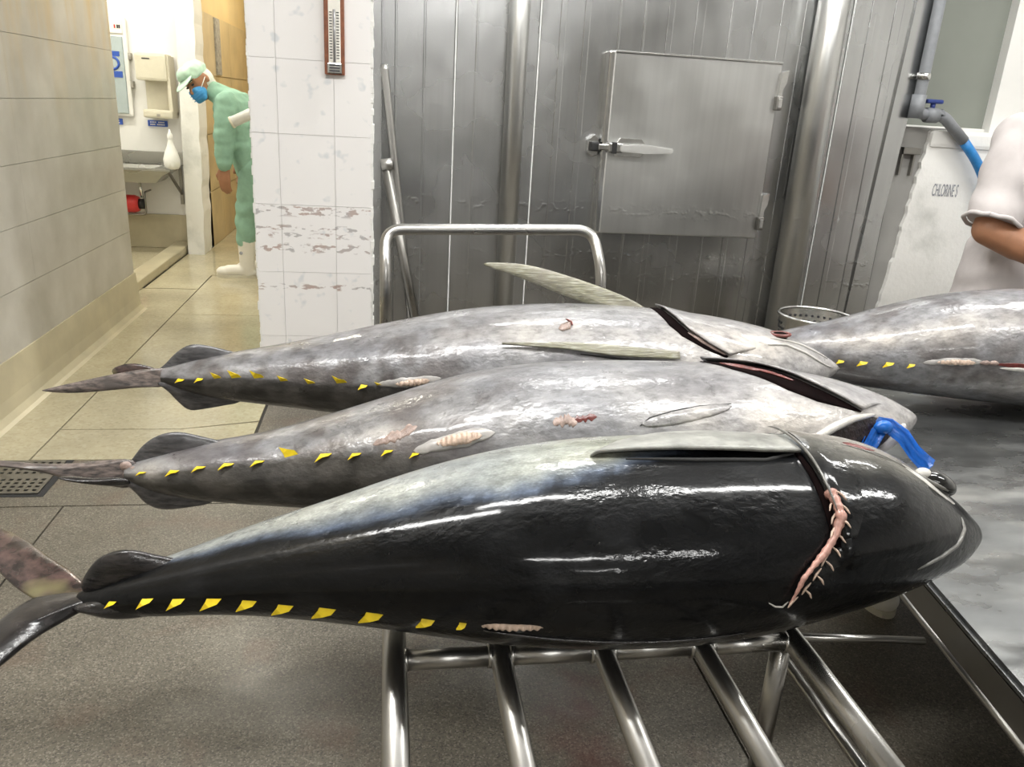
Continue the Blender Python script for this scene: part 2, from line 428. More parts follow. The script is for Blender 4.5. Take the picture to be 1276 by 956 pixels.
lamp(-2.2, 5.9, power=LAMP_W*1.35, label='white twin tube lamp above the hand washing room', col=(1, .96, .84))
lamp(-.95, 4.9, power=LAMP_W*.8, label='white twin tube lamp above the wet corridor', col=(1, .93, .76), along='Y')
lamp(-.95, 7.9, power=LAMP_W*.8, label='white twin tube lamp at the yellow end of the corridor', col=(1, .90, .68), along='Y')

# ================================================================ the room
# floor: dark bed with slabs standing on it, open joints between
bm = BM(); box(bm, -3.3, 4.3, -7.0, 9.6, -.06, -.006); floor = struct(obj('floor', bm, 'joint'), 'wet floor of grey terrazzo and beige slabs with dark joints', 'floor')
J = .003
def slab(x0, x1, y0, y1, mat, cut=None):
    bm = BM()
    if cut:
        vs = [bm.verts.new((x, y, 0)) for x, y in cut]; f = bm.faces.new(vs)
        r = bmesh.ops.extrude_face_region(bm, geom=[f])
        for v in r['geom']:
            if isinstance(v, bmesh.types.BMVert): v.co.z = -.006
    else: box(bm, x0+J, x1-J, y0+J, y1-J, -.006, 0)
    return obj('floor_slab', bm, mat, floor)
slab(-3.3, -.985, -7.0, 2.39, 'terrazzo'); slab(-.985, .75, -7.0, 2.39, 'terrazzo'); slab(.75, 4.3, -7.0, 2.39, 'terrazzo')
slab(-3.3, -.49, 2.39, 2.73, 'terrazzo'); slab(-.49, 4.3, 2.39, 4.3, 'terrazzo')
slab(-1.7, -1.215, 2.725, 5.4, 'beige_floor')
slab(0, 0, 0, 0, 'beige_floor', [(-1.215+J, 2.735), (-.50, 2.735), (-.50, 3.08), (-.78, 3.01-J), (-1.215+J, 3.01-J)])
slab(0, 0, 0, 0, 'beige_floor', [(-1.215+J, 3.01+J), (-.78, 3.01+J), (-.50, 3.095), (-.50, 4.75-J), (-1.215+J, 4.75-J)])
slab(-1.215, -.49, 4.75, 5.85, 'beige_floor'); slab(-1.55, -.49, 5.4, 9.6, 'beige_floor', [(-1.55, 5.41), (-1.221, 5.41), (-1.221, 5.86), (-.49, 5.86), (-.49, 9.6), (-1.55, 9.6)])
slab(-3.3, -1.7, 4.8, 7.0, 'beige_floor')
bm = BM(); box(bm, -1.69, -1.56, 4.9, 6.88, -.006, .06, .012); struct(obj('trim_1', bm, 'beige_wall'), 'low beige kerb across the hand washing room entrance', 'kerb')
bm = BM(); box(bm, -3.3, 4.3, -7.0, 9.6, 3.0, 3.08); struct(obj('ceiling', bm, 'ceil'), 'plain white ceiling over the whole plant', 'ceiling')
bm = BM(); box(bm, -3.3, 4.3, -7.1, -7.0, 0, 3); struct(obj('wall_front', bm, 'white'), 'white wall at the far back of the hall', 'wall')
bm = BM(); box(bm, -1.45, 4.2, -7.0, -6.98, 0, 1.1); struct(obj('reflection_dado', bm, 'cement'), 'unseen grey dado added to darken the lower steel wall reflections', 'baseboard')  # added out of view so the steel wall reflects darker low down
bm = BM(); box(bm, 4.2, 4.3, -7.0, 4.3, 0, 3); struct(obj('wall_right', bm, 'white'), 'plain white wall on the table side of the hall', 'wall')

# left wall with large tiles
bm = BM(); box(bm, -1.70, -1.455, -7.0, 4.85, 0, 3); wl = struct(obj('wall_left', bm, 'tile_left'), 'wall of large grey cream tiles with ochre streaks', 'wall')
ys = [-7.0, -2, 1.2, 2.4, 3.55, 4.86]
zs = [.20, .456, .69, .925, 1.17, 1.41, 1.65, 1.90, 2.15, 2.4, 2.7, 3.0]
for i in range(len(ys)-1):
    for j in range(len(zs)-1):
        bm = BM(); o = random.uniform(-.0003, .0003)
        box(bm, -1.46, -1.445+o, ys[i], ys[i+1], zs[j]+.001, zs[j+1]-.001); obj('tile', bm, 'tile_left', wl)
bm = BM()
prof = [(-1.455, 0), (-1.455, .215), (-1.438, .215), (-1.434, .16), (-1.430, .08), (-1.422, .03), (-1.405, .008), (-1.39, .0)]
a = [bm.verts.new((x, -7.0, z)) for x, z in prof]; b = [bm.verts.new((x, 4.87, z)) for x, z in prof]
bm.faces.new(a); bm.faces.new(b[::-1])
for i in range(len(prof)): bm.faces.new((a[i], a[(i+1) % len(prof)], b[(i+1) % len(prof)], b[i]))
struct(obj('baseboard_left', bm, 'beige_wall'), 'rounded beige cove along the foot of the tiled wall', 'baseboard')

# pillar with white glazed tiles, chipped plaster edges
bm = BM(); box(bm, -.505, -.06, 3.312, 9.6, 0, 3); wc = struct(obj('wall_center', bm, 'plaster'), 'white tiled pillar with brown scuffed rows', 'pillar')
xs = [-.508, -.408, -.197, -.058]; zs = [.03+.2683*i for i in range(12)]
zs[0] = .0
for i in range(3):
    for j in range(11):
        bm = BM(); o = random.uniform(-.0012, .0012)
        box(bm, xs[i]+.0006, xs[i+1]-.0006, 3.30+o, 3.316, zs[j]+.0006, min(3, zs[j+1])-.0006); obj('tile', bm, 'tile_white', wc)
for sx, x in ((-1, -.508), (1, -.058)):
    bm = BM(); z = 0
    while z < 3:
        h = random.uniform(.012, .04); d = random.uniform(.002, .008)
        x0, x1 = (x-d, x+.004) if sx < 0 else (x-.004, x+.004+d)
        box(bm, x0, x1, 3.298+random.uniform(0, .006), 3.36, z, z+h); z += h
    bmesh.ops.bevel(bm, geom=bm.edges[:], offset=.0015, segments=1, affect='EDGES')
    o = obj('plaster_edge', bm, 'plaster', wc)

# cold room wall of stainless panels
WY = 3.90
bm = BM(); box(bm, -.06, 2.585, WY+.02, WY+.12, 0, 3); wb = struct(obj('wall_back', bm, 'dark'), 'stainless steel clad cold room wall with dented panels', 'wall')
seams = [-.055, .308, .689, 2.199, 2.575]
for i in range(4):
    bm = BM(); box(bm, seams[i]+.004, seams[i+1]-.004, WY, WY+.03, 0, 3, .004); pn = obj('steel_panel', bm, 'steel_wall', wb)
    x = seams[i]+.09
    while x < seams[i+1]-.05:
        bm = BM(); wd = random.choice((.012, .03, .045)); box(bm, x, x+wd, WY-.004, WY+.004, 0, 3, .0035); obj('rib', bm, 'steel_wall', pn)
        x += random.uniform(.10, .17)
for x in seams[1:4]:
    bm = BM(); tube(bm, [(x, WY-.001, 0), (x, WY-.001, 3)], .0035, 8); obj('sealant_bead', bm, 'sealant', wb)
# corner trims of the steel wall
bm = BM(); box(bm, -.056, -.02, WY-.30, WY, 0, 3, .003); struct(obj('trim_2', bm, 'steel_wall'), 'grey steel corner flashing beside the tiled pillar', 'trim')
bm = BM(); prism(bm, [(2.445, 0), (2.475, 0), (2.52, .82), (2.56, .82), (2.615, 1.85), (2.66, 3.0), (2.55, 3.0)], WY-.015, WY+.01)
struct(obj('trim_3', bm, 'steel_wall'), 'bent steel edge flashing at the end of the cold room wall', 'trim')

# round pipes up the steel wall
def pipe(x, y, r, label):
    t = thing('wall_pipe', label, 'pipe', (x, y, 0), 'steel pipes standing along the cold room wall')
    bm = BM(); tube(bm, [(x, y, .02), (x, y, 2.98)], r, 28); obj('pipe_body', bm, 'steel_door', t, True)
    for z in (.02, 2.85):
        bm = BM(); tube(bm, [(x, y, z), (x, y, z+.12)], r+.006, 28); obj('pipe_collar', bm, 'steel_door', t, True)
pipe(.582, 3.845, .047, 'slim vertical steel pipe between the hatch and the leaning poles')
pipe(2.04, 3.80, .072, 'thick vertical steel pipe on the hinge side of the hatch door')

# freezer hatch door
DY = 3.835
d1 = bpy.data.objects.new('door_1', None); C.objects.link(d1); d1.location = (1.43, DY, .69)
struct(d1, 'square stainless hatch door with a long latch handle', 'door')
x0, x1, z0, z1 = 1.005, 1.852, .69, 1.515
bm = BM(); box(bm, x0+.03, x1, DY, WY, z0, z1, .006); obj('door_leaf', bm, 'steel_door', d1)
bm = BM(); box(bm, x0, x0+.032, DY-.012, WY, z0, z1+.004, .008); obj('edge_strip', bm, 'chrome', d1)
bm = BM(); box(bm, x0+.03, x1, DY-.006, DY+.01, z1-.004, z1+.006, .002); obj('top_lip', bm, 'chrome', d1)
zl = 1.095
bm = BM(); prism(bm, [(1.07, zl-.04), (1.20, zl-.04), (1.235, zl), (1.20, zl+.045), (1.09, zl+.045), (1.06, zl)], DY-.014, DY+.002); bmesh.ops.bevel(bm, geom=bm.edges[:], offset=.003, segments=1, affect='EDGES'); obj('latch_plate', bm, 'chrome', d1)
bm = BM(); box(bm, 1.03, 1.10, DY-.05, DY-.012, zl-.022, zl+.022, .006); obj('latch_block', bm, 'chrome', d1)
bm = BM(); box(bm, 1.045, 1.07, DY-.054, DY-.03, zl-.026, zl+.026, .004); obj('latch_roller', bm, 'black', d1)
bm = BM(); prism(bm, [(1.085, zl-.016), (1.20, zl-.020), (1.34, zl-.014), (1.345, zl+.010), (1.20, zl+.022), (1.085, zl+.016)], DY-.062, DY-.034); bmesh.ops.bevel(bm, geom=bm.edges[:], offset=.005, segments=2, affect='EDGES'); obj('latch_handle', bm, 'handle', d1)
bm = BM(); prism(bm, [(.945, zl-.03), (.97, zl-.05), (1.0, zl-.04), (1.0, zl+.04), (.975, zl+.055), (.945, zl+.03)], WY-.04, WY+.002); bmesh.ops.bevel(bm, geom=bm.edges[:], offset=.004, segments=1, affect='EDGES'); obj('strike_plate', bm, 'chrome', d1)
bm = BM(); box(bm, .955, .995, WY-.075, WY-.03, zl-.022, zl+.022, .008); obj('strike_roller', bm, 'black', d1)
bm = BM(); box(bm, .985, 1.04, WY-.095, WY-.06, zl-.014, zl+.014, .005); obj('latch_tongue', bm, 'chrome', d1)
for zc in (1.40, .83):
    bm = BM(); prism(bm, [(x1-.005, zc+.075), (x1+.028, zc+.085), (x1+.026, zc+.03), (x1+.012, zc), (x1+.012, zc-.03), (x1-.006, zc-.03)], DY-.02, WY); h = obj('hinge', bm, 'chrome', d1)
    bm = BM(); box(bm, x1-.016, x1+.016, DY-.03, DY+.01, zc-.095, zc-.03, .006); obj('hinge_knuckle', bm, 'steel_dark', h)
    bm = BM(); box(bm, x1-.008, x1+.010, DY-.034, DY-.02, zc-.085, zc-.04, .003); obj('hinge_cover', bm, 'chrome', h)

# right of the cold room: cement post, white half wall, frosted pass-through window
bm = BM(); box(bm, 2.44, 2.86, 3.925, 4.3, 0, 1.27, .01); struct(obj('wall_post', bm, 'cement'), 'bare grey cement post between steel wall and white wall', 'wall')
bm = BM(); z = 0; left = []
while z < 1.26:
    left.append((2.622+.097*z+random.uniform(-.008, .006), z)); z += random.uniform(.02, .05)
prism(bm, left+[(2.755, 1.262), (4.2, 1.262), (4.2, 0)], 3.90, 3.925); wrb = struct(obj('wall_back_right', bm, 'plaster'), 'white limewashed half wall under the frosted window', 'wall')
bm = BM(); box(bm, 2.74, 4.2, 3.885, 4.14, 1.175, 1.262, .02); obj('ledge', bm, 'plaster', wrb)
text_mesh('CHLORINE S', .090, 'greyink', wrb, (2.818, 3.8985, .935), sx=.29)
bm = BM(); prism(bm, [(2.60, 1.262), (2.90, 1.262), (2.90, 3.0), (2.60, 3.0)], 4.20, 4.3); prism(bm, [(3.22, 1.262), (4.2, 1.262), (4.2, 3.0), (3.22, 3.0)], 4.10, 4.3)
struct(obj('wall_window_side', bm, 'white'), 'bright white wall beside and around the frosted window', 'wall')
bm = BM(); box(bm, 2.6, 3.24, 4.16, 4.18, 1.262, 3.0); wn = struct(obj('window_1', bm, 'frosted'), 'grey green frosted window pane above the half wall', 'window')
bm = BM(); box(bm, 2.66, 3.22, 4.135, 4.165, 1.25, 1.28, .004); obj('window_sill', bm, 'white', wn)
# slot bracket on the cement post
t = thing('slot_bracket', 'dark metal slot bracket on the cement post', 'bracket', (2.66, 3.91, 1.15))
bm = BM(); box(bm, 2.60, 2.70, 3.885, 3.925, 1.135, 1.17, .004); obj('slot', bm, 'steel_dark', t)
for x in (2.605, 2.672):
    bm = BM(); box(bm, x, x+.01, 3.90, 3.925, 1.03, 1.137); obj('strap', bm, 'steel_dark', t)

# far left: hand washing room, post, yellow corridor
bm = BM(); box(bm, -3.3, -1.42, 6.90, 7.0, 0, 3); ww = struct(obj('wall_washroom', bm, 'white'), 'bright white wall of the hand washing room', 'wall')
bm = BM(); box(bm, -3.3, -1.5, 6.878, 6.90, 0, .27, .006); struct(obj('baseboard_washroom', bm, 'beige_wall'), 'beige tiled band at the foot of the washing room wall', 'baseboard')
bm = BM(); box(bm, -3.3, -3.2, 4.8, 7, 0, 3); struct(obj('wall_washroom_left', bm, 'white'), 'white side wall of the hand washing room', 'wall')
bm = BM(); box(bm, -3.3, -1.70, 4.75, 4.85, 0, 3); struct(obj('wall_washroom_near', bm, 'white'), 'white inner wall of the hand washing room', 'wall')
bm = BM(); z = 0; l = []; r = []
while z < 3.0:
    l.append((-1.545+.018*z, z)); r.append((-1.415+.018*z+random.uniform(-.007, .005), z)); z += random.uniform(.04, .09)
prism(bm, l+[(-1.49, 3.0), (-1.36, 3.0)]+r[::-1], 6.62, 6.90); struct(obj('wall_post_washroom', bm, 'plaster'), 'chipped white door post beside the washing room', 'wall')
bm = BM(); box(bm, -1.55, -1.44, 6.88, 9.6, 0, 3); wy = struct(obj('wall_corridor', bm, 'yellow_paint'), 'yellow corridor wall with tan tiled lower part', 'wall')
for i, (a, b) in enumerate([(6.88, 7.50), (7.50, 8.2), (8.2, 8.9), (8.9, 9.6)]):
    for j, (z0, z1) in enumerate([(0, .45), (.45, .9), (.9, 1.35), (1.35, 1.82)]):
        bm = BM(); box(bm, -1.45, -1.42, a+.003, b-.003, z0+.003, z1-.003); obj('tile', bm, 'tan_tile' if (i == 0 and j == 3) else 'yellow_wall', wy)
bm = BM(); box(bm, -1.45, -1.405, 7.52, 7.72, 1.36, 1.81, .01); obj('cement_patch', bm, 'greypatch', wy)
bm = BM(); box(bm, -1.55, -.4, 9.6, 9.7, 0, 3); struct(obj('wall_corridor_end', bm, 'yellow_paint'), 'yellow wall closing the far end of the corridor', 'wall')

# ================================================================ things on the walls
# thermometer
t = thing('wall_thermometer', 'brown wooden thermometer with white scale hung on the tiled pillar', 'thermometer', (-.197, 3.29, 1.33))
tx0, tx1, tz0, tz1 = -.229, -.155, 1.325, 1.665
bm = BM(); box(bm, tx0, tx1, 3.278, 3.300, tz0, tz1, .004); obj('wooden_back', bm, 'wood', t)
bm = BM(); box(bm, tx0+.016, tx1-.014, 3.2755, 3.280, tz0+.04, tz1-.07, .002); pl = obj('scale_plate', bm, 'paper', t)
bm = BM(); box(bm, tx0+.01, tx1-.010, 3.274, 3.280, tz0+.004, tz0+.042, .004); obj('bulb_guard', bm, 'chrome', t)
for k in range(3):
    bm = BM(); box(bm, tx0+.018, tx1-.018, 3.272, 3.276, tz0+.012+k*.010, tz0+.016+k*.010); obj('guard_slot', bm, 'ink', t)
bm = BM(); tube(bm, [(-.1915, 3.273, tz0+.045), (-.1915, 3.273, tz1-.115)], .0045, 10); obj('glass_tube', bm, 'mercury', t, True)
mt_ = None
for k in range(17):
    for s in (-1, 1):
        if mt_ is None:
            bm = BM(); box(bm, -.0050, .0050, -.0006, .0006, -.0016, .0016); me = bpy.data.meshes.new('tick'); bm.to_mesh(me); bm.free(); me.materials.append(M['ink']); mt_ = me
        o = bpy.data.objects.new('tick', mt_); C.objects.link(o); o.parent = pl; o.location = (-.1915+s*.0125, 3.2752, tz0+.058+k*.0098)
# hand dryer
t = thing('hand_dryer', 'cream wall mounted jet hand dryer in the washing room', 'hand dryer', (-1.73, 6.88, 1.02))
bm = BM(); box(bm, -1.845, -1.62, 6.70, 6.90, 1.28, 1.475, .02); obj('upper_housing', bm, 'cream', t)
bm = BM(); box(bm, -1.815, -1.60, 6.83, 6.90, 1.03, 1.30, .01); obj('back_panel', bm, 'cream', t)
bm = BM(); box(bm, -1.815, -1.60, 6.70, 6.90, 1.015, 1.075, .015); obj('drip_tray', bm, 'cream', t)
bm = BM(); prism(bm, [(-1.625, 1.05), (-1.60, 1.05), (-1.61, 1.46), (-1.63, 1.46)], 6.72, 6.9); obj('side_cheek', bm, 'cream', t)
bm = BM(); box(bm, -1.79, -1.735, 6.697, 6.702, 1.43, 1.438); obj('logo_strip', bm, 'ink', t)
bm = BM(); box(bm, -1.715, -1.69, 6.696, 6.702, 1.03, 1.045); obj('drain_plug', bm, 'greypatch', t)
# soap cabinet / mirror with stickers
t = thing('notice_mirror', 'white framed wall mirror with blue washing stickers', 'mirror', (-2.05, 6.89, 1.0))
bm = BM(); box(bm, -2.30, -1.925, 6.86, 6.90, 1.01, 1.72, .02); obj('frame', bm, 'white', t)
bm = BM(); box(bm, -2.28, -1.955, 6.852, 6.864, 1.03, 1.58, .006); gl = obj('mirror_glass', bm, 'glassy', t)
bm = BM(); box(bm, -2.28, -1.95, 6.850, 6.862, 1.60, 1.69, .004); obj('header_label', bm, 'paper', t)
for k, x in enumerate((-2.005, -1.985, -1.972)):
    bm = BM(); box(bm, x, x+.01, 6.847, 6.851, 1.635, 1.66); obj('header_mark', bm, 'ink' if k else 'red', t)
bm = BM(); box(bm, -2.13, -1.985, 6.846, 6.853, 1.44, 1.475); obj('sticker', bm, 'bluesign', gl)
bm = BM(); box(bm, -2.12, -1.975, 6.846, 6.853, 1.29, 1.335); obj('sticker', bm, 'bluesign', gl)
bm = BM(); tube(bm, [(-2.05+.055*cos(a), 6.848, 1.39+.045*sin(a)) for a in [2*pi*k/20 for k in range(20)]]+[(-1.995, 6.848, 1.39)], .009, 8); obj('sticker_ring', bm, 'bluesign', gl)
for z in (1.42, 1.22):
    bm = BM(); box(bm, -1.928, -1.905, 6.855, 6.90, z, z+.05, .006); obj('mirror_clip', bm, 'greypatch', t)
# blue signs
for x0, x1, lab in ((-1.835, -1.69, 'small blue sign plate below the cream hand dryer'), (-2.17, -2.02, 'small blue sign plate below the framed mirror')):
    t = thing('sign_plate', lab, 'sign', ((x0+x1)/2, 6.89, .95))
    bm = BM(); box(bm, x0, x1, 6.888, 6.90, .947, .992, .002); obj('plate', bm, 'bluesign', t)
    for z, n in ((.974, 9), (.957, 11)):
        for k in range(n):
            if k in (4,): continue
            bm = BM(); xx = x0+.018+(x1-x0-.036)*k/n; box(bm, xx, xx+.007, 6.8865, 6.889, z, z+.009); obj('letter_mark', bm, 'paper', t)
# sink with wall bracket and back splash
t = thing('trough_sink', 'shallow stainless trough sink on wall brackets', 'sink', (-1.9, 6.7, .5))
bm = BM(); box(bm, -3.1, -1.56, 6.872, 6.890, .66, .76, .004); obj('back_splash', bm, 'steel_sheet', t)
bm = BM()
X0, X1, Y0, Y1 = -3.1, -1.60, 6.48, 6.865
def ringq(x0, x1, y0, y1, z): return [bm.verts.new(p) for p in ((x0, y0, z), (x1, y0, z), (x1, y1, z), (x0, y1, z))]
rs = [ringq(X0, X1, Y0, Y1, .645), ringq(X0, X1, Y0, Y1, .66), ringq(X0+.05, X1-.13, Y0+.04, Y1-.04, .66), ringq(X0+.08, X1-.17, Y0+.07, Y1-.07, .575)]
for i in range(3):
    for k in range(4): bm.faces.new((rs[i][k], rs[i][(k+1) % 4], rs[i+1][(k+1) % 4], rs[i+1][k]))
bm.faces.new(rs[-1])
rs2 = [rs[0], ringq(X0+.02, X1-.06, Y0+.02, Y1-.02, .61), ringq(X0+.05, X1-.12, Y0+.05, Y1-.05, .55)]
for i in range(2):
    for k in range(4): bm.faces.new((rs2[i][k], rs2[i][(k+1) % 4], rs2[i+1][(k+1) % 4], rs2[i+1][k]))
bm.faces.new(rs2[-1]); obj('basin', bm, 'steel_sheet', t)
for x in (-2.9, -1.615):
    bm = BM(); tube(bm, [(x, 6.50, .64), (x, 6.86, .44)], .012, 8); obj('bracket', bm, 'steel_dark', t)
    bm = BM(); box(bm, x-.012, x+.012, 6.85, 6.876, .36, .645); obj('bracket_plate', bm, 'steel_dark', t)
# red canister in a holder under the sink
t = thing('red_canister', 'red plastic canister in a grey wire holder under the sink', 'canister', (-1.96, 6.72, .3))
bm = BM(); tube(bm, [(-2.20, 6.70, .37), (-2.16, 6.70, .37), (-1.93, 6.70, .37), (-1.90, 6.70, .37)], [.045, .068, .068, .055], 20); obj('canister_body', bm, 'red', t, True)
bm = BM(); tube(bm, [(-1.90, 6.70, .37), (-1.865, 6.70, .37)], .04, 16); obj('end_cap', bm, 'black', t, True)
bm = BM(); tube(bm, bend([(-2.2, 6.70, .29), (-1.855, 6.70, .29), (-1.855, 6.70, .46), (-1.855, 6.87, .46)], .03), .008, 8); obj('holder', bm, 'steel_dark', t, True)
bm = BM(); tube(bm, [(-1.875, 6.7, .42), (-1.885, 6.7, .545)], .011, 8); obj('drain_pipe', bm, 'chrome', t, True)
# spray bottle standing on the sink end
t = thing('white_bottle', 'white plastic squeeze bottle standing on the sink end', 'bottle', (-1.57, 6.6, .66))
bm = BM(); lathe(bm, [(.0, 0), (.045, .002), (.058, .03), (.060, .07), (.046, .12), (.026, .17), (.017, .21), (.017, .225)], (-1.592, 6.53, .66), 24); obj('bottle_body', bm, 'bottle', t, True)
bm = BM(); lathe(bm, [(.020, .222), (.020, .25), (.010, .262), (.006, .285), (0, .287)], (-1.592, 6.53, .66), 20); obj('nozzle_cap', bm, 'bottle', t, True)
# white plastic pipe
t = thing('white_pipe', 'short white plastic pipe jutting from the corridor wall', 'pipe', (-.75, 5.5, 1.1))
bm = BM(); tube(bm, [(-.965, 5.50, 1.055), (-.50, 5.50, 1.285)], .034, 20); obj('pipe_body', bm, 'bottle', t, True)
bm = BM(); tube(bm, [(-.967, 5.50, 1.054), (-.955, 5.50, 1.06)], .037, 20); obj('end_cap', bm, 'cream', t, True)
# grey pvc water pipe with blue valve and hose
t = thing('water_pipe', 'grey plastic water pipe with blue valve and blue hose', 'pipe', (2.70, 3.86, 1.3))
PY = 3.85
bm = BM(); tube(bm, bend([(2.607, PY, 2.98), (2.60, PY, 1.335), (2.70, PY, 1.325), (2.745, PY, 1.335), (2.895, PY, 1.215)], .045), .027, 18); obj('pipe_run', bm, 'pvc', t, True)
bm = BM(); tube(bm, [(2.600, PY, 1.49), (2.600, PY, 1.52)], .033, 18); obj('pipe_clip', bm, 'chrome', t, True)
bm = BM(); tube(bm, [(2.598, PY, 1.31), (2.599, PY, 1.42)], .034, 18); obj('elbow_socket', bm, 'pvc', t, True)
bm = BM(); tube(bm, [(2.655, PY, 1.328), (2.715, PY, 1.328)], .036, 18); obj('valve_body', bm, 'pvc', t, True)
bm = BM(); tube(bm, [(2.683, PY, 1.355), (2.683, PY, 1.385)], .012, 12); vh = obj('valve_stem', bm, 'navy', t, True)
bm = BM(); box(bm, 2.640, 2.728, PY-.018, PY+.018, 1.383, 1.403, .008); obj('valve_handle', bm, 'navy', vh)
bm = BM(); tube(bm, bend([(2.89, PY, 1.219), (3.00, PY-.005, 1.115), (3.25, PY-.01, .75), (3.35, PY-.02, .03)], .08), .024, 16); obj('hose', bm, 'blue_hose', t, True)

# ================================================================ poles, basket, drain, boot
t = thing('steel_pole', 'long bright steel pole leaning against the tiled pillar', 'pole', (.13, 3.6, 0))
bm = BM(); tube(bm, [(.155, 3.60, 0), (.138, 3.60, .12), (-.008, 3.60, 1.365), (-.010, 3.60, 1.385)], [.016, .017, .017, .016], 16); obj('pole_tube', bm, 'steel_tube', t, True)
bm = BM(); tube(bm, [(.156, 3.60, 0), (.150, 3.60, .05)], .02, 14); obj('rubber_foot', bm, 'black', t, True)
t = thing('steel_pole', 'short dull steel pole with end socket, leaning beside a longer pole', 'pole', (.20, 3.56, 0))
bm = BM(); tube(bm, [(.196, 3.545, 0), (.003, 3.545, .965)], .021, 16); obj('pole_tube', bm, 'steel_dark', t, True)
bm = BM(); tube(bm, [(-.020, 3.545, .985), (.028, 3.545, .993)], .025, 16); obj('end_socket', bm, 'steel_tube', t, True)

t = thing('steel_basket', 'perforated round stainless basket standing behind the tuna', 'basket', (1.95, 3.3, 0))
bm = BM(); bc = (1.945, 3.30)
lathe(bm, [(0, .03), (.10, .03), (.115, .05), (.163, .425)], (bc[0], bc[1], 0), 40); 
obj('basket_wall', bm, 'bucket', t, True)
bm = BM(); tube(bm, [(bc[0]+.165*cos(2*pi*k/40), bc[1]+.165*sin(2*pi*k/40), .428) for k in range(41)], .007, 8); obj('rim', bm, 'chrome', t, True)
hm = None
for j, z in enumerate((.39, .365, .34, .315)):
    r = .115+(z-.05)*(.163-.115)/.375
    for k in range(18):
        a = 2*pi*(k+.5*(j % 2))/36 + .1
        if hm is None:
            b2 = BM(); tube(b2, [(0, 0, -.003), (0, 0, .003)], .0065, 8); me = bpy.data.meshes.new('perforation'); b2.to_mesh(me); b2.free(); me.materials.append(M['ink']); hm = me
        o = bpy.data.objects.new('perforation', hm); C.objects.link(o); o.parent = t
        o.location = Vector((bc[0]+r*cos(a), bc[1]+r*sin(a), z))-t.location
        o.rotation_euler = (pi/2, 0, a+pi/2)
bm = BM(); lathe(bm, [(.11, 0), (.118, 0), (.118, .04), (.10, .04)], (bc[0], bc[1], 0), 32); obj('foot_ring', bm, 'chrome', t, True)

# floor drain cover
t = thing('floor_drain', 'square perforated grey drain cover set in the terrazzo', 'drain', (-1.3, 2.62, 0))
bm = BM(); gx, gy, nx, ny = -1.42, 2.47, 27, 19; st = .0123
V = {}
def gv(i, j):
    if (i, j) not in V: V[i, j] = bm.verts.new((gx+i*st, gy+j*st*1.05, .007))
    return V[i, j]
for i in range(nx):
    for j in range(ny):
        if i % 2 == 1 and j % 2 == 1 and j not in (9,): continue
        bm.faces.new((gv(i, j), gv(i+1, j), gv(i+1, j+1), gv(i, j+1)))
r = bmesh.ops.extrude_face_region(bm, geom=bm.faces[:])
for v in r['geom']:
    if isinstance(v, bmesh.types.BMVert): v.co.z = .001
obj('cover_plate', bm, 'steel_dark', t)
bm = BM(); box(bm, gx-.012, gx+nx*st+.02, gy-.015, gy+ny*st*1.05+.015, .0003, .0015); obj('drain_frame', bm, 'dark', t)

def boot_mesh(x, y, z, h, yaw, s=1):
    bm = BM(); out = []
    prof = [(0, .045, .05, 0), (.02, .05, .052, 0), (.09, .046, .048, .0), (.16, .05, .052, 0), (.25, .058, .058, 0), (h, .064, .064, 0)]
    caps = [('C', (0, 0, .055), .05, (0, 0, h), .062), ('C', (0, 0, .048), .046, (-.13, 0, .042), .042), ('E', (-.16, 0, .036), (.055, .046, .038)), ('E', (.005, 0, .03), (.06, .046, .032))]
    bm.free(); me = blob(caps, .007, 4)
    for v in me.vertices: v.co.z = max(v.co.z, .0)
    top = max(v.co.z for v in me.vertices)
    me.transform(Matrix.Translation((x, y, z)) @ Matrix.Rotation(yaw, 4, 'Z') @ Matrix.Scale(s, 4)); return me
def sole_mesh(x, y, z, yaw, s=1):
    bm = BM(); pts = smooth_loop([(-.215, .02, 0), (-.215, -.02, 0), (-.16, -.050, 0), (-.08, -.042, 0), (.02, -.048, 0), (.062, -.02, 0), (.062, .02, 0), (.02, .048, 0), (-.08, .042, 0), (-.16, .050, 0)], 2)
    f = bm.faces.new([bm.verts.new(p) for p in pts]); r = bmesh.ops.extrude_face_region(bm, geom=[f])
    for v in r['geom']:
        if isinstance(v, bmesh.types.BMVert): v.co.z = .018
    bmesh.ops.transform(bm, verts=bm.verts[:], matrix=Matrix.Translation((x, y, z)) @ Matrix.Rotation(yaw, 4, 'Z') @ Matrix.Scale(s, 4)); return bm
t = thing('rubber_boot', 'cream rubber boot standing on the floor under the steel table', 'boot', (1.40, 1.93, 0))
obj('boot_upper', boot_mesh(1.375, 1.865, 0, .34, radians(82)), 'boot', t); obj('sole', sole_mesh(1.375, 1.865, 0, radians(82)), 'cream', t)

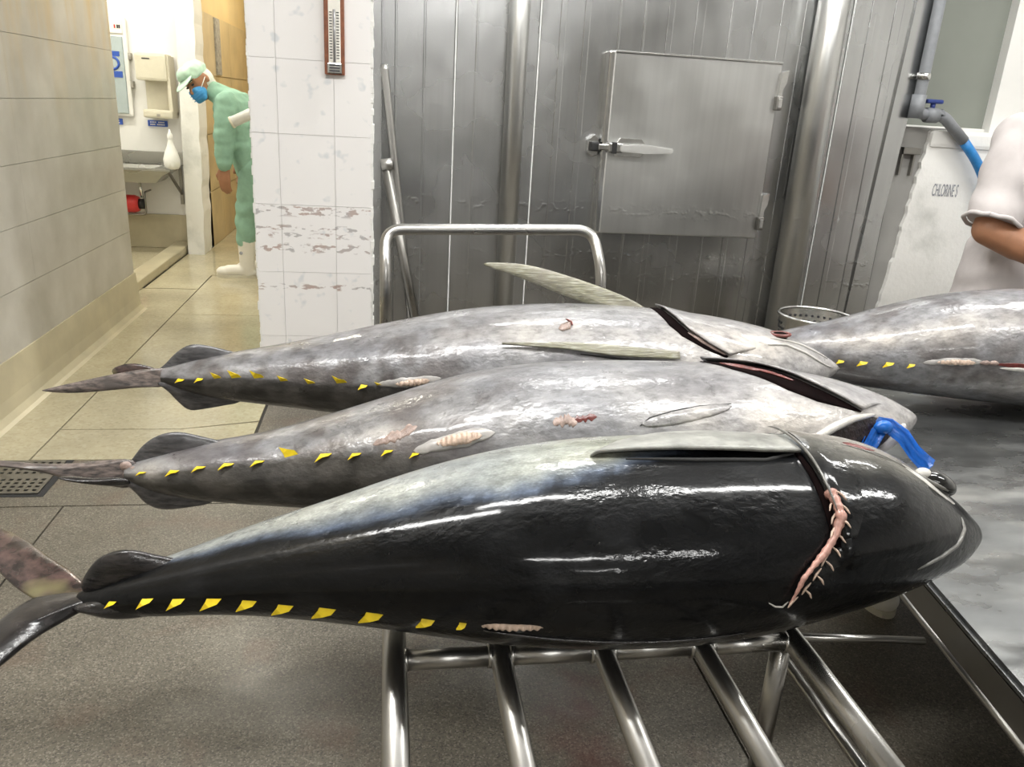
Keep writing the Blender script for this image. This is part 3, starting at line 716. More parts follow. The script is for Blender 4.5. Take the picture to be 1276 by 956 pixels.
# ================================================================ trolley
t = thing('steel_trolley', 'low tubular steel trolley with open rails carrying three tuna', 'trolley', (.33, 1.4, 0))
RZ = .460
rx = [.016, .176, .336, .497, .655]
for i, x in enumerate(rx):
    bm = BM(); tube(bm, [(x, .36, RZ), (x, 2.33, RZ)], .0185 if i in (0, 4) else .0165, 18); obj('rail', bm, 'steel_tube', t, True)
for y in (.36, 2.33):
    bm = BM(); tube(bm, [(rx[0], y, RZ), (rx[-1], y, RZ)], .0175, 16); obj('cross_tube', bm, 'steel_tube', t, True)
for i in range(4):
    bm = BM(); tube(bm, [(rx[i]+.016, 1.0, RZ-.001), (rx[i+1]-.016, 1.0, RZ-.001)], .0155, 16); obj('cross_tube', bm, 'steel_tube', t, True)
    bm = BM(); tube(bm, [(rx[i]+.016, 1.7, RZ-.001), (rx[i+1]-.016, 1.7, RZ-.001)], .0155, 16); obj('cross_tube', bm, 'steel_tube', t, True)
    for x in (rx[i]+.017, rx[i+1]-.017):
        bm = BM(); tube(bm, [(x-.003, 1.0, RZ-.001), (x+.003, 1.0, RZ-.001)], .0185, 14); obj('weld', bm, 'steel_tube', t, True)
for x in (rx[0], rx[-1]):
    for y in (.40, 1.03, 2.29):
        bm = BM(); tube(bm, [(x, y, RZ-.01), (x, y, .11)], .0165, 16); obj('leg', bm, 'steel_tube', t, True)
        if y == 1.03: continue
        bm = BM(); box(bm, x-.016, x+.016, y-.03, y+.03, .085, .115, .004); fk = obj('castor_fork', bm, 'steel_dark', t)
        bm = BM(); tube(bm, [(x-.014, y, .05), (x+.014, y, .05)], .05, 24); obj('castor_wheel', bm, 'black', fk, True)
bm = BM(); tube(bm, bend([(.655, 2.25, .40), (.712, 2.20, .34), (.712, .46, .34), (.655, .41, .40)], .03), .0095, 12); obj('side_rod', bm, 'steel_tube', t, True)
for y in (2.29,):
    bm = BM(); tube(bm, [(rx[0], y, .13), (rx[-1], y, .13)], .0125, 12); obj('lower_cross_tube', bm, 'steel_tube', t, True)
bm = BM(); tube(bm, [(.655, 1.06, .425), (.945, 1.06, .398)], .007, 12); obj('tie_bar', bm, 'steel_tube', t, True)
bm = BM(); tube(bm, bend([(.0, 2.33, RZ), (.0, 2.345, .78), (-.002, 2.42, .885), (.632, 2.42, .905), (.652, 2.345, .79), (.655, 2.33, RZ)], .055), .0165, 18); obj('push_handle', bm, 'steel_tube', t, True)

# ================================================================ table
TZ = .488
t = thing('steel_table', 'low stainless table with a flat wet top holding tuna heads', 'table', (1.9, 1.6, 0))
th = radians(8.8); ex = Vector((cos(th), -sin(th), 0)); ey = Vector((sin(th), cos(th), 0)); o0 = Vector((.853, .38, 0))
def tp(a, b, z): p = o0+ex*a+ey*b; return Vector((p.x, p.y, z))
TW, TD = 2.1, 2.15
bm = BM()
def tbox(a0, a1, b0, b1, z0, z1, bev=.004):
    bm = BM(); vs = [bm.verts.new(tp(a, b, z)) for z in (z0, z1) for a, b in ((a0, b0), (a1, b0), (a1, b1), (a0, b1))]
    for f in ((0, 1, 2, 3), (7, 6, 5, 4), (0, 4, 5, 1), (1, 5, 6, 2), (2, 6, 7, 3), (3, 7, 4, 0)): bm.faces.new([vs[i] for i in f])
    if bev: bmesh.ops.bevel(bm, geom=bm.edges[:], offset=bev, segments=2, affect='EDGES')
    return bm
obj('table_top', tbox(0, TW, 0, TD, TZ-.02, TZ, .007), 'table_top', t)
obj('skirt', tbox(.004, .016, .01, TD-.01, TZ-.075, TZ-.018, .002), 'steel_dark', t)
obj('skirt', tbox(.02, TW-.02, .004, .016, TZ-.075, TZ-.018, .002), 'steel_dark', t)
obj('skirt', tbox(TW-.016, TW-.004, .01, TD-.01, TZ-.075, TZ-.018, .002), 'steel_dark', t)
obj('skirt', tbox(.02, TW-.02, TD-.016, TD-.004, TZ-.075, TZ-.018, .002), 'steel_dark', t)
bm = BM(); tube(bm, [tp(.006, .01, TZ-.08), tp(.006, TD-.01, TZ-.08)], .0075, 12); obj('lower_edge_rod', bm, 'steel_tube', t, True)
for a, b in ((.06, .1), (TW-.06, .1), (.06, TD-.1), (TW-.06, TD-.1)):
    bm = BM(); tube(bm, [tp(a, b, 0), tp(a, b, .04)], .025, 14); tube(bm, [tp(a, b, .03), tp(a, b, TZ-.02)], .019, 14); obj('leg', bm, 'steel_tube', t, True)
bm = BM(); tube(bm, [tp(.03, TD-.1, .12), tp(TW-.06, TD-.1, .12)], .0105, 12); obj('lower_brace', bm, 'steel_tube', t, True)

# ================================================================ tuna
# stations from tail root to snout: x, y, z of the core, half height (back to belly), half thickness
ST={
 1:[(-0.4179,1.02,0.5711,0.0122,0.0098),(-0.3585,1.02,0.5795,0.0352,0.0282),(-0.2995,1.02,0.5899,0.0482,0.0386),(-0.2408,1.02,0.602,0.0603,0.0482),(-0.1818,1.02,0.6125,0.0738,0.0591),(-0.1224,1.02,0.62,0.0885,0.0708),(-0.0628,1.02,0.6267,0.1042,0.0833),(-0.0032,1.02,0.6331,0.1208,0.0967),(0.0566,1.02,0.6377,0.1376,0.1101),(0.1164,1.02,0.6412,0.1527,0.1221),(0.1763,1.02,0.6436,0.1649,0.1319),(0.2362,1.02,0.6454,0.1734,0.1387),(0.2962,1.02,0.6469,0.1798,0.1439),(0.3561,1.02,0.6478,0.1826,0.1461),(0.416,1.02,0.6485,0.1835,0.1468),(0.4759,1.02,0.6506,0.1812,0.145),(0.5358,1.02,0.6537,0.1767,0.1414),(0.5956,1.02,0.658,0.1691,0.1353),(0.6554,1.02,0.6625,0.1591,0.1273),(0.7152,1.02,0.6658,0.1464,0.1171),(0.7751,1.02,0.6652,0.1273,0.1018),(0.8346,1.02,0.6588,0.1006,0.0805),(0.8935,1.02,0.6481,0.0662,0.053),(0.9526,1.02,0.6384,0.0168,0.0134)],
 2:[(-0.4657,1.41,0.5764,0.0201,0.0161),(-0.3976,1.41,0.5773,0.0468,0.0375),(-0.3296,1.41,0.5802,0.0644,0.0515),(-0.2615,1.41,0.5828,0.076,0.0608),(-0.1936,1.41,0.5873,0.0877,0.0701),(-0.126,1.41,0.5956,0.1024,0.0819),(-0.0583,1.41,0.6036,0.1187,0.0949),(0.0094,1.41,0.611,0.1363,0.109),(0.0771,1.41,0.6188,0.1537,0.1229),(0.1448,1.41,0.6257,0.1687,0.135),(0.2128,1.41,0.6305,0.1797,0.1438),(0.2808,1.41,0.6335,0.1876,0.1501),(0.3489,1.41,0.6351,0.1924,0.1539),(0.4171,1.41,0.6358,0.1945,0.1556),(0.4852,1.41,0.6366,0.1945,0.1556),(0.5533,1.41,0.6385,0.1916,0.1533),(0.6213,1.41,0.6417,0.1858,0.1487),(0.6892,1.41,0.6472,0.1759,0.1407),(0.7569,1.41,0.6548,0.1615,0.1292),(0.8247,1.41,0.6618,0.1438,0.115),(0.8925,1.41,0.6677,0.1224,0.0979),(0.9605,1.41,0.6717,0.096,0.0768),(1.0286,1.41,0.6747,0.0633,0.0507),(1.0958,1.41,0.683,0.0121,0.0097)],
 3:[(-0.5005,1.82,0.6245,0.0222,0.0178),(-0.4282,1.82,0.6244,0.0489,0.0391),(-0.356,1.82,0.6259,0.0665,0.0532),(-0.2838,1.82,0.6282,0.0803,0.0643),(-0.2116,1.82,0.6311,0.0941,0.0753),(-0.1395,1.82,0.6344,0.1087,0.087),(-0.0673,1.82,0.638,0.1248,0.0999),(0.0049,1.82,0.6407,0.1416,0.1133),(0.0771,1.82,0.6428,0.158,0.1264),(0.1493,1.82,0.6457,0.1713,0.137),(0.2215,1.82,0.6477,0.1821,0.1457),(0.2937,1.82,0.6484,0.1902,0.1521),(0.3659,1.82,0.6494,0.1949,0.1559),(0.4382,1.82,0.6505,0.197,0.1576),(0.5104,1.82,0.6512,0.1956,0.1565),(0.5826,1.82,0.6523,0.1913,0.153),(0.6549,1.82,0.6542,0.1837,0.1469),(0.7271,1.82,0.6564,0.1729,0.1383),(0.7993,1.82,0.6587,0.1597,0.1278),(0.8715,1.82,0.6607,0.1432,0.1146),(0.9437,1.82,0.6622,0.1229,0.0983),(1.0159,1.82,0.6624,0.0947,0.0758),(1.0881,1.82,0.6599,0.0595,0.0476),(1.1603,1.82,0.6576,0.0101,0.0081)],
 4:[(0.972,2.0917,0.632,0.0226,0.0181),(1.0516,2.0843,0.6327,0.0418,0.0335),(1.1311,2.0769,0.6333,0.0619,0.0496),(1.2107,2.0696,0.6336,0.0852,0.0682),(1.2902,2.0623,0.6341,0.109,0.0872),(1.3694,2.0549,0.6398,0.1306,0.1045),(1.4485,2.0476,0.6482,0.1504,0.1203),(1.5277,2.0402,0.6556,0.1683,0.1347),(1.607,2.033,0.6613,0.1836,0.1469),(1.6865,2.0258,0.6646,0.1952,0.1561),(1.7661,2.0186,0.6662,0.2043,0.1635),(1.8456,2.0115,0.6663,0.211,0.1688),(1.9252,2.0046,0.6642,0.2134,0.1707),(2.0047,1.9977,0.6612,0.2136,0.1709),(2.0842,1.9909,0.6573,0.2107,0.1686),(2.1637,1.9841,0.6531,0.2062,0.165),(2.2432,1.9774,0.6487,0.2002,0.1602),(2.3226,1.9707,0.6441,0.1902,0.1522),(2.4021,1.9641,0.6393,0.1795,0.1436),(2.4815,1.9576,0.6333,0.1643,0.1314),(2.5608,1.9512,0.6262,0.1446,0.1156),(2.6401,1.9448,0.6188,0.1192,0.0953),(2.7194,1.9385,0.6112,0.0862,0.069),(2.7987,1.9322,0.6043,0.0404,0.0324)],
}

def lerp_tab(tab, x):
    if x <= tab[0][0]: return tab[0][1]
    for (a, p), (b, q) in zip(tab, tab[1:]):
        if x <= b: return p+(q-p)*(x-a)/(b-a)
    return tab[-1][1]
def sst(a, b, x):
    t = min(1, max(0, (x-a)/(b-a))); return t*t*(3-2*t)
class Fish:
    def __init__(s, k, gill=None, step=.006):
        s.st = ST[k]; s.gill = gill; s.step = step; s.k = k
    def station(s, u):
        st = s.st; n = len(st)-1; f = max(0, min(n, u*n)); i = min(n-1, int(f)); t = f-i
        p = [st[max(0, i-1)], st[i], st[i+1], st[min(n, i+2)]]
        r = [.5*(2*b+(c-a)*t+(2*a-5*b+4*c-d)*t*t+(3*b-a-3*c+d)*t**3) for a, b, c, d in zip(*p)]
        if u > .985:
            q = sqrt(max(0, 1-((u-.985)/.015)**2*.6)); r[3] *= q; r[4] *= q
        return r
    def off(s, u, ph):
        if not s.gill: return 0
        p = ((ph+180) % 360)-180
        if p < s.gill[0][0]-12 or p > s.gill[-1][0]+12: return 0
        g = lerp_tab(s.gill, p); fade = sst(s.gill[0][0]-12, s.gill[0][0], p)*(1-sst(s.gill[-1][0], s.gill[-1][0]+12, p))
        return s.step*fade*sst(g-.002, g+.004, u)*(1-sst(g+.08, g+.2, u))
    def S(s, u, ph, o=0):
        x, y, z, a, b = s.station(u); r = radians(ph); d = o+s.off(u, ph)
        n = Vector((0, -cos(r)/a, sin(r)/b)).normalized()
        return Vector((x, y-a*cos(r), z+b*sin(r)))+n*d
    def body(s, parent, mat, pig, nu=190, npn=84):
        bm = BM(); lay = bm.verts.layers.float_color.new('pigment'); rings = []
        for i in range(nu+1):
            u = i/nu; ring = []
            for j in range(npn):
                ph = 360*j/npn; v = bm.verts.new(s.S(u, ph)); v[lay] = pig(u, ((ph+180) % 360)-180, v.co); ring.append(v)
            rings.append(ring)
        for i in range(nu):
            for j in range(npn): bm.faces.new((rings[i][j], rings[i][(j+1) % npn], rings[i+1][(j+1) % npn], rings[i+1][j]))
        for ring, d in ((rings[0], -.004), (rings[-1], .006)):
            c = sum((v.co for v in ring), Vector())/npn; v = bm.verts.new(c+Vector((d, 0, 0))); v[lay] = ring[0][lay]
            for j in range(npn): bm.faces.new((ring[j], ring[(j+1) % npn], v))
        return obj('body', bm, mat, parent, True)
    def patch(s, A, B, offA, offB, name, mat, parent, n=24, m=8, th=.003, wave=0, wn=0, prof=None, pig=None):
        def res(P):
            out = []
            for i in range(n+1):
                f = i/n*(len(P)-1); k = min(len(P)-2, int(f)); t = f-k
                out.append((P[k][0]+(P[k+1][0]-P[k][0])*t, P[k][1]+(P[k+1][1]-P[k][1])*t))
            return out
        a, b = res(A), res(B); bm = BM(); lay = []; pl_ = bm.verts.layers.float_color.new('pigment') if pig else None
        for d in (0, -th):
            g = []
            for i in range(n+1):
                row = []
                for j in range(m+1):
                    t = j/m; u = a[i][0]+(b[i][0]-a[i][0])*t; ph = a[i][1]+(b[i][1]-a[i][1])*t
                    o = offA+(offB-offA)*t + (prof(i/n, t) if prof else 0)
                    if wn and d == 0: o += wave*sin(2*pi*wn*i/n)
                    v = bm.verts.new(s.S(u, ph, o+d)); row.append(v)
                    if pig: v[pl_] = pig(u, ph, v.co)
                g.append(row)
            lay.append(g)
        for g in lay:
            for i in range(n):
                for j in range(m): bm.faces.new((g[i][j], g[i+1][j], g[i+1][j+1], g[i][j+1]))
        t_, b_ = lay
        for i in range(n):
            bm.faces.new((t_[i][0], t_[i+1][0], b_[i+1][0], b_[i][0])); bm.faces.new((t_[i][m], t_[i+1][m], b_[i+1][m], b_[i][m]))
        for j in range(m):
            bm.faces.new((t_[0][j], t_[0][j+1], b_[0][j+1], b_[0][j])); bm.faces.new((t_[n][j], t_[n][j+1], b_[n][j+1], b_[n][j]))
        return obj(name, bm, mat, parent, True)
    def lens(s, A, w, name, mat, parent, o=.002, th=.004, bulge=.003, wave=0, wn=0, n=28, rag=.3, pig=None):
        """long lens shaped patch around a (u, angle) line, w = half width in degrees"""
        k = len(A)-1
        def P(sg):
            out = []
            for i in range(21):
                f = i/20*k; j = min(k-1, int(f)); t = f-j
                ww = w*sqrt(max(0, 1-(2*i/20-1)**2))*(1+rag*(noise.noise(Vector((i*.55+sg*7, A[0][0]*31, sg*3.3)))+.6*noise.noise(Vector((i*1.3, sg*5, A[0][0]*77)))))+.05
                out.append((A[j][0]+(A[j+1][0]-A[j][0])*t, A[j][1]+(A[j+1][1]-A[j][1])*t+sg*ww))
            return out
        return s.patch(P(-1), P(1), o, o, name, mat, parent, n, 6, th, wave, wn, lambda i, t: bulge*sin(pi*t)*sin(pi*i), pig)
    def finlet(s, u, ph, L_, H_, parent, side=1):
        lx = s.st[-1][0]-s.st[0][0]; du = L_/lx/2; a = s.station(u)[3]; L_ *= 1.25; H_ *= 1.25; du = L_/lx/2; dp = math.degrees(H_/max(.03, a))
        b0 = s.S(u+du, ph, -.002); b1 = s.S(u-du*.5, ph-dp*.15*side, -.002); tip = s.S(u-du*1.25, ph+side*dp, .006); mid = s.S(u-du*.25, ph+side*dp*.55, .007); k = s.S(u+du*.5, ph+side*dp*.42, .004)
        n = (s.S(u, ph, .01)-s.S(u, ph, 0)).normalized()*.0012
        bm = BM(); pts = [b0, k, mid, tip, s.S(u-du*.7, ph+side*dp*.25, .003), b1]
        f = [bm.verts.new(p+n) for p in pts]; g = [bm.verts.new(p-n) for p in pts]
        bm.faces.new(f); bm.faces.new(g[::-1])
        for i in range(6): bm.faces.new((f[i], f[(i+1) % 6], g[(i+1) % 6], g[i]))
        obj('finlet', bm, 'finlet', parent)
    def line(s, P, r, name, mat, parent, o=.001, seg=8):
        pts = []
        for (a, b) in zip(P, P[1:]):
            for t in range(6): pts.append(s.S(a[0]+(b[0]-a[0])*t/6, a[1]+(b[1]-a[1])*t/6, o))
        pts.append(s.S(*P[-1], o)); n = len(pts)
        bm = BM(); rr = r if callable(r) else (lambda t: r*(.25+.75*sin(pi*t)**.6))
        tube(bm, pts, [max(.0004, rr(i/(n-1))) for i in range(n)], seg); return obj(name, bm, mat, parent, True)
def mixc(a, b, t): return tuple(p+(q-p)*t for p, q in zip(a, b))
def keel(parent, pts, nrm, mat, th=.012):
    bm = BM(); blade(bm, pts, nrm, th, .012, 2); obj('caudal_keel', bm, mat, parent, True)
def nz(p, s): return noise.noise(Vector((p.x*s, p.y*s, p.z*s)))

# --- black-backed tuna in front, back towards us
f1 = Fish(1, [(20, .752), (38, .749), (55, .749), (75, .749), (100, .747), (118, .757)], .010)
B1 = [(.0, 130), (.05, 110), (.08, 92), (.126, 77), (.191, 69), (.266, 66), (.337, 63), (.402, 63), (.462, 66), (.513, 71), (.558, 79), (.60, 88), (.72, 92), (.75, 82), (.80, 72), (.86, 66), (.93, 78), (1, 110)]
def pig1(u, ph, p):
    if ph < -100: ph += 360
    b = lerp_tab(B1, u)+9*nz(p, 9)+5*nz(p, 30)
    head = sst(.745, .755, u)
    t = sst(b-7, b+7, ph); dk = (.0045, .005, .006, .0); band = (.12, .15, .21, .25)  # band paints in a blue sheen; silver is real colour plus reflected sky
    sil = mixc((.44, .47, .46, .30), (.46, .43, .38, .12), head); ol = (.40, .40, .24, .2)
    s_ = mixc(sil, ol, sst(.35, .6, u)*(1-sst(.7, .74, u))*.6)
    c = mixc(dk, band, t) if t < .5 else mixc(band, s_, sst(b, b+16, ph))
    if head > .5: c = mixc(dk, mixc((.13, .125, .105, .05), s_, sst(b+2, b+34, ph)), sst(b-14, b+10, ph))
    c = mixc(c, (.018, .019, .021, .05), .6*sst(.1, .5, nz(p, 14))*(1-t))
    return c
t1 = thing('tuna', 'black backed tuna on the trolley, its yellow finlets above the bare tube ends', 'tuna', (.35, 1.02, .49), 'tuna on the trolley and table')
f1.body(t1, 'fish_black', pig1)
for u, ph, l in [(.04, 19, .011), (.075, 17, .017), (.106, 9, .019), (.141, 3, .022), (.176, -3, .021), (.211, -9, .022), (.251, -11, .024), (.296, -13, .024), (.347, -14, .018), (.38, -14, .010)]:
    f1.finlet(u, ph, l, l*.62, t1, -1)
f1.lens([(.398, -15), (.425, -14), (.455, -13)], 2.6, 'dorsal_fin_stub', 'flesh_pale', t1, .001, .004, .004, .0012, 9, 60)
f1.line([(.40, -19), (.48, -24), (.56, -26), (.66, -24)], .003, 'dorsal_fin_fold', 'tail_black', t1, .001)
pf = f1.patch([(.742, 80), (.70, 79), (.65, 80), (.60, 81), (.55, 82), (.52, 83)], [(.742, 112), (.70, 112), (.65, 110), (.60, 104), (.55, 95), (.515, 84)], .012, .004, 'pectoral_fin', 'fin_grey', t1, 30, 8, .005, prof=lambda i, t: .004*sin(pi*i))
f1.line([(.745, 84), (.70, 76.5), (.62, 77.5), (.55, 80)], .0035, 'fin_shade_line', 'dark', t1, .0005)  # shadow below the pectoral fin, laid on as a dark line
f1.patch([(.738, 118), (.738, 100), (.738, 75), (.738, 55), (.739, 38), (.741, 24)], [(.752, 118), (.75, 100), (.75, 75), (.75, 55), (.75, 38), (.748, 24)], .0015, .005, 'gill_opening', 'gill', t1, 26, 4, .002)
f1.patch([(.744, 116), (.742, 100), (.7435, 75), (.7445, 55), (.746, 40), (.748, 28)], [(.80, 116), (.80, 100), (.80, 75), (.80, 55), (.79, 40), (.77, 28)], .0055, -.002, 'gill_cover', 'fish_black', t1, 30, 8, .003, pig=pig1)
f1.line([(.744, 117), (.742, 100), (.7435, 75), (.7445, 55), (.746, 42)], .0022, 'gill_cover_edge', 'bone_dark', t1, .0155)
fl = f1.line([(.748, 53), (.750, 46), (.750, 38), (.741, 30), (.727, 22), (.715, 17), (.704, 11), (.698, 4), (.693, -2)], lambda t: (.0068*(1-t)+.0016)*(1+.28*sin(t*37)*sin(t*61)), 'gill_tissue', 'flesh', t1, .007)
for k in range(16):
    q = k/15; u0 = .750-.05*q**2; p0 = 52-50*q; s_ = -1 if k % 2 else 1
    f1.line([(u0, p0), (u0+s_*.006, p0-3), (u0+s_*.009, p0-6)], .0016, 'tissue_frill', 'flesh_pale', fl, .008, 6)
f1.line([(.693, -2), (.688, -5), (.680, -4), (.672, -1)], .0014, 'tissue_thread', 'bone', t1, .002)
# eye socket on the up-turned cheek
ec = f1.S(.915, 80, .004)
bm = BM(); ell(bm, ec+Vector((.004, -.004, -.002)), (.032, .022, .017), 24, Matrix.Rotation(radians(24), 3, 'Y')); ey = obj('eye', bm, 'eye', t1, True)
bm = BM(); tube(bm, [ec+Matrix.Rotation(radians(24), 3, 'Y') @ Vector((.036*cos(a)-.002, .024*sin(a), -.001)) for a in [2*pi*k/24 for k in range(25)]], .0028, 8); obj('eye_rim', bm, 'bone_dark', ey, True)
bm = BM(); ell(bm, ec+Vector((-.024, -.002, .014)), (.013, .010, .009), 14); obj('eye_membrane', bm, 'bone', ey, True)
f1.lens([(.865, 78), (.885, 73), (.91, 66), (.935, 62)], 7, 'cheek_membrane', 'bone', t1, .0005, .002, .001)
f1.line([(.849, -1), (.885, 5), (.91, 13), (.93, 30), (.932, 44)], .0035, 'jaw_or_glint_line', 'bone_dark', t1, .0005)  # light reflection on the wet snout, drawn as a paler line
f1.lens([(.805, 92), (.822, 90), (.84, 88)], 3, 'cheek_cut', 'gillred', t1, .0005, .002, .001)
for k in range(3): f1.line([(.80+.03*k, 90-4*k), (.85+.03*k, 78-5*k)], .0016, 'cheek_crease', 'bone_dark', t1, .0002)
bm = BM(); blade(bm, [(-.395, 1.02, .575), (-.435, 1.066, .582), (-.49, 1.111, .587), (-.542, 1.162, .590), (-.60, 1.20, .59), (-.64, 1.21, .588), (-.60, 1.145, .584), (-.545, 1.085, .578), (-.50, 1.04, .574), (-.45, 1.005, .572)], (0, .1, 1), .006, .012); obj('caudal_fin_lobe', bm, 'tail_pink', t1, True)
bm = BM(); blade(bm, [(-.385, 1.02, .575), (-.416, .995, .566), (-.45, .955, .562), (-.475, .898, .556), (-.51, .845, .55), (-.53, .85, .552), (-.52, .93, .558), (-.505, .995, .566), (-.475, 1.035, .572), (-.43, 1.04, .576)], (0, -.1, 1), .008, .014); obj('caudal_fin_lobe', bm, 'tail_black', t1, True)
keel(t1, [(-.419, 1.02, .583), (-.398, 1.02, .625), (-.377, 1.02, .643), (-.346, 1.02, .650), (-.317, 1.02, .640), (-.25, 1.02, .622), (-.28, 1.02, .60), (-.383, 1.02, .58)], (0, 1, 0), 'tail_black')
keel(t1, [(-.425, .995, .575), (-.400, .995, .566), (-.372, .995, .556), (-.335, .995, .556), (-.272, .995, .566), (-.30, 1.0, .590), (-.38, 1.0, .585)], (0, 1, 0), 'tail_black')

# --- two silver tuna, belly side towards us
def pig_silver(fin_line, dark_end, belly, warm=0):
    def f(u, ph, p):
        if ph < -120: ph += 360
        fl_ = lerp_tab(fin_line, u)+3*nz(p, 22)
        base = (.30, .30, .31, .25); brown = (.135, .12, .118, .08); dk = (.035, .033, .030, .02); wh = (.64, .60, .55, .05)
        mot = sst(-.15, .35, nz(p, 12)+.5*nz(p, 34))
        c = mixc(base, brown, .9*mot*(1-sst(.28, .60, u)))
        c = mixc(c, (.17, .165, .18, .1), .5*sst(.05, .5, nz(p, 7)))
        c = mixc(c, (.48, .455, .44, .15), sst(.6, .8, u)*.6)
        low = sst(fl_+3, fl_-5, ph) if False else 1-sst(fl_-5, fl_+3, ph)
        c = mixc(c, mixc(dk, (.14, .13, .12, .05), .5*mot), low*(1-sst(dark_end-.1, dark_end+.06, u)))
        for (cu, cp, ru, rp, am) in belly:
            d = ((u-cu)/ru)**2+((ph-cp)/rp)**2
            c = mixc(c, wh, am*math.exp(-d)*(.7+.5*nz(p, 18)))
        back = sst(95, 130, ph); c = mixc(c, (.10, .105, .115, .05), back*(1-sst(.8, .95, u)))
        return tuple(max(0, min(1, v)) for v in c)
    return f
def oval_fin(parent, pts, nrm, mat, name='caudal_fin_lobe', th=.006):
    bm = BM(); blade(bm, pts, nrm, th, .010); obj(name, bm, mat, parent, True)
G2U = [(.705, 112), (.739, 106), (.765, 99), (.794, 85), (.825, 68), (.854, 55), (.882, 42)]
G2L = [(.712, 100), (.728, 88), (.756, 77), (.784, 63), (.819, 52), (.854, 46), (.880, 41)]
f2 = Fish(2)
fl2 = [(0, 30), (.06, 34), (.12, 40), (.2, 41), (.27, 34), (.34, 27), (.42, 30), (1, 20)]
t2 = thing('tuna', 'grey tuna with open mouth and blue film, lying between two other tuna', 'tuna', (.35, 1.41, .49), 'tuna on the trolley and table')
pig2 = pig_silver(fl2, .40, [(.80, 38, .14, 16, .95), (.66, 45, .08, 10, .7), (.30, 50, .05, 8, .5), (.03, 35, .03, 30, .5)])
f2.body(t2, 'fish_silver', pig2)
for u, ph, l, sd in [(.025, 36, .012, -1), (.060, 35, .018, -1), (.090, 39, .018, -1), (.121, 41, .020, -1), (.156, 41, .018, -1), (.191, 42, .026, 1), (.231, 38, .022, -1), (.266, 34, .018, -1), (.302, 33, .016, -1), (.332, 28, .014, -1)]:
    f2.finlet(u, ph, l, l*.62, t2, sd)
f2.lens([(.33, 30), (.37, 34), (.42, 37)], 6, 'anal_fin_flap', 'bone_grey', t2, .001, .003, .004)
f2.lens([(.355, 33), (.38, 34.5), (.405, 35.5)], 4, 'anal_fin_stub', 'flesh_pale', t2, .005, .004, .004, .0016, 9, 60)
f2.lens([(.285, 40), (.31, 45), (.335, 50)], 5, 'skin_wound', 'wound', t2, .0003, .002, .0012, rag=.9)
f2.lens([(.484, 41), (.50, 42), (.512, 41)], 3.5, 'vent', 'wound', t2, .0005, .002, .002, rag=.9)
f2.lens([(.505, 42), (.52, 43), (.535, 44)], 2.2, 'vent_fold', 'gillred', t2, .0005, .002, .001, rag=.9)
f2.lens([(.585, 38.5), (.62, 42), (.66, 46), (.70, 49.5)], 4.5, 'pelvic_fin', 'fish_silver', t2, .0015, .003, .003, rag=.1, pig=pig2)
f2.line([(.583, 37.5), (.596, 42.5), (.63, 47.2), (.66, 50.0), (.70, 51.5)], .0022, 'fin_groove', 'dark', t2, .0003)
f2.patch(G2U, G2L, .002, .0015, 'gill_opening', 'gill', t2, 30, 5, .002)
f2.lens([(.722, 101), (.745, 94), (.765, 88)], 5, 'gill_filament', 'gillred', t2, .003, .002, .002)
f2.lens([(.755, 91), (.775, 84), (.80, 74)], 2.2, 'gill_filament', 'gillred', t2, .0035, .002, .002)
f2.patch(G2U, [(.735, 130), (.77, 125), (.80, 120), (.83, 106), (.865, 92), (.90, 78), (.935, 62)], .012, -.003, 'gill_cover', 'fish_silver', t2, 34, 10, .004, pig=pig2)
f2.patch([(.809, 16), (.83, 8), (.855, 0), (.875, -8), (.89, -16)], [(.830, 24), (.86, 31), (.89, 36), (.93, 32), (.945, 10)], .0025, .002, 'mouth_opening', 'mouth', t2, 26, 10, .003)
f2.line([(.785, 17), (.81, 22), (.835, 28), (.865, 34), (.902, 38)], .0085, 'jaw_rim', 'bone', t2, .002)
f2.line([(.955, 22), (.945, 8), (.925, -6), (.90, -20)], .011, 'upper_jaw', 'bone_grey', t2, .004)
oval_fin(t2, [(-.44, 1.41, .608), (-.502, 1.41, .601), (-.557, 1.41, .596), (-.61, 1.412, .5955), (-.675, 1.416, .600), (-.76, 1.42, .608), (-.76, 1.42, .603), (-.677, 1.416, .592), (-.612, 1.41, .584), (-.56, 1.40, .572), (-.506, 1.395, .563), (-.44, 1.39, .553)], (0, 1, .2), 'tail_grey')
oval_fin(t2, [(-.45, 1.37, .588), (-.521, 1.37, .585), (-.57, 1.37, .592), (-.566, 1.37, .587), (-.522, 1.375, .575), (-.45, 1.38, .565)], (0, 1, .2), 'tail_black')
bm = BM()
for dx, dy, dz, r in ((-.468, -.012, .014, .012), (-.462, -.018, -.002, .013), (-.470, -.012, -.014, .011), (-.452, -.020, .010, .009), (-.474, 0, .004, .016)):
    ell(bm, (dx+.004, 1.416+dy*.9, .579+dz), (r, r*.6, r*.85), 10)
obj('tail_cut', bm, 'wound', t2, True)
keel(t2, [(-.47, 1.42, .581), (-.455, 1.42, .605), (-.433, 1.42, .633), (-.404, 1.42, .651), (-.373, 1.42, .656), (-.341, 1.42, .648), (-.25, 1.42, .622), (-.33, 1.42, .590)], (0, 1, 0), 'keel_grey')
keel(t2, [(-.475, 1.39, .577), (-.449, 1.39, .551), (-.434, 1.39, .526), (-.408, 1.39, .512), (-.376, 1.39, .513), (-.300, 1.39, .525), (-.33, 1.39, .565), (-.402, 1.39, .580)], (0, 1, 0), 'keel_grey')
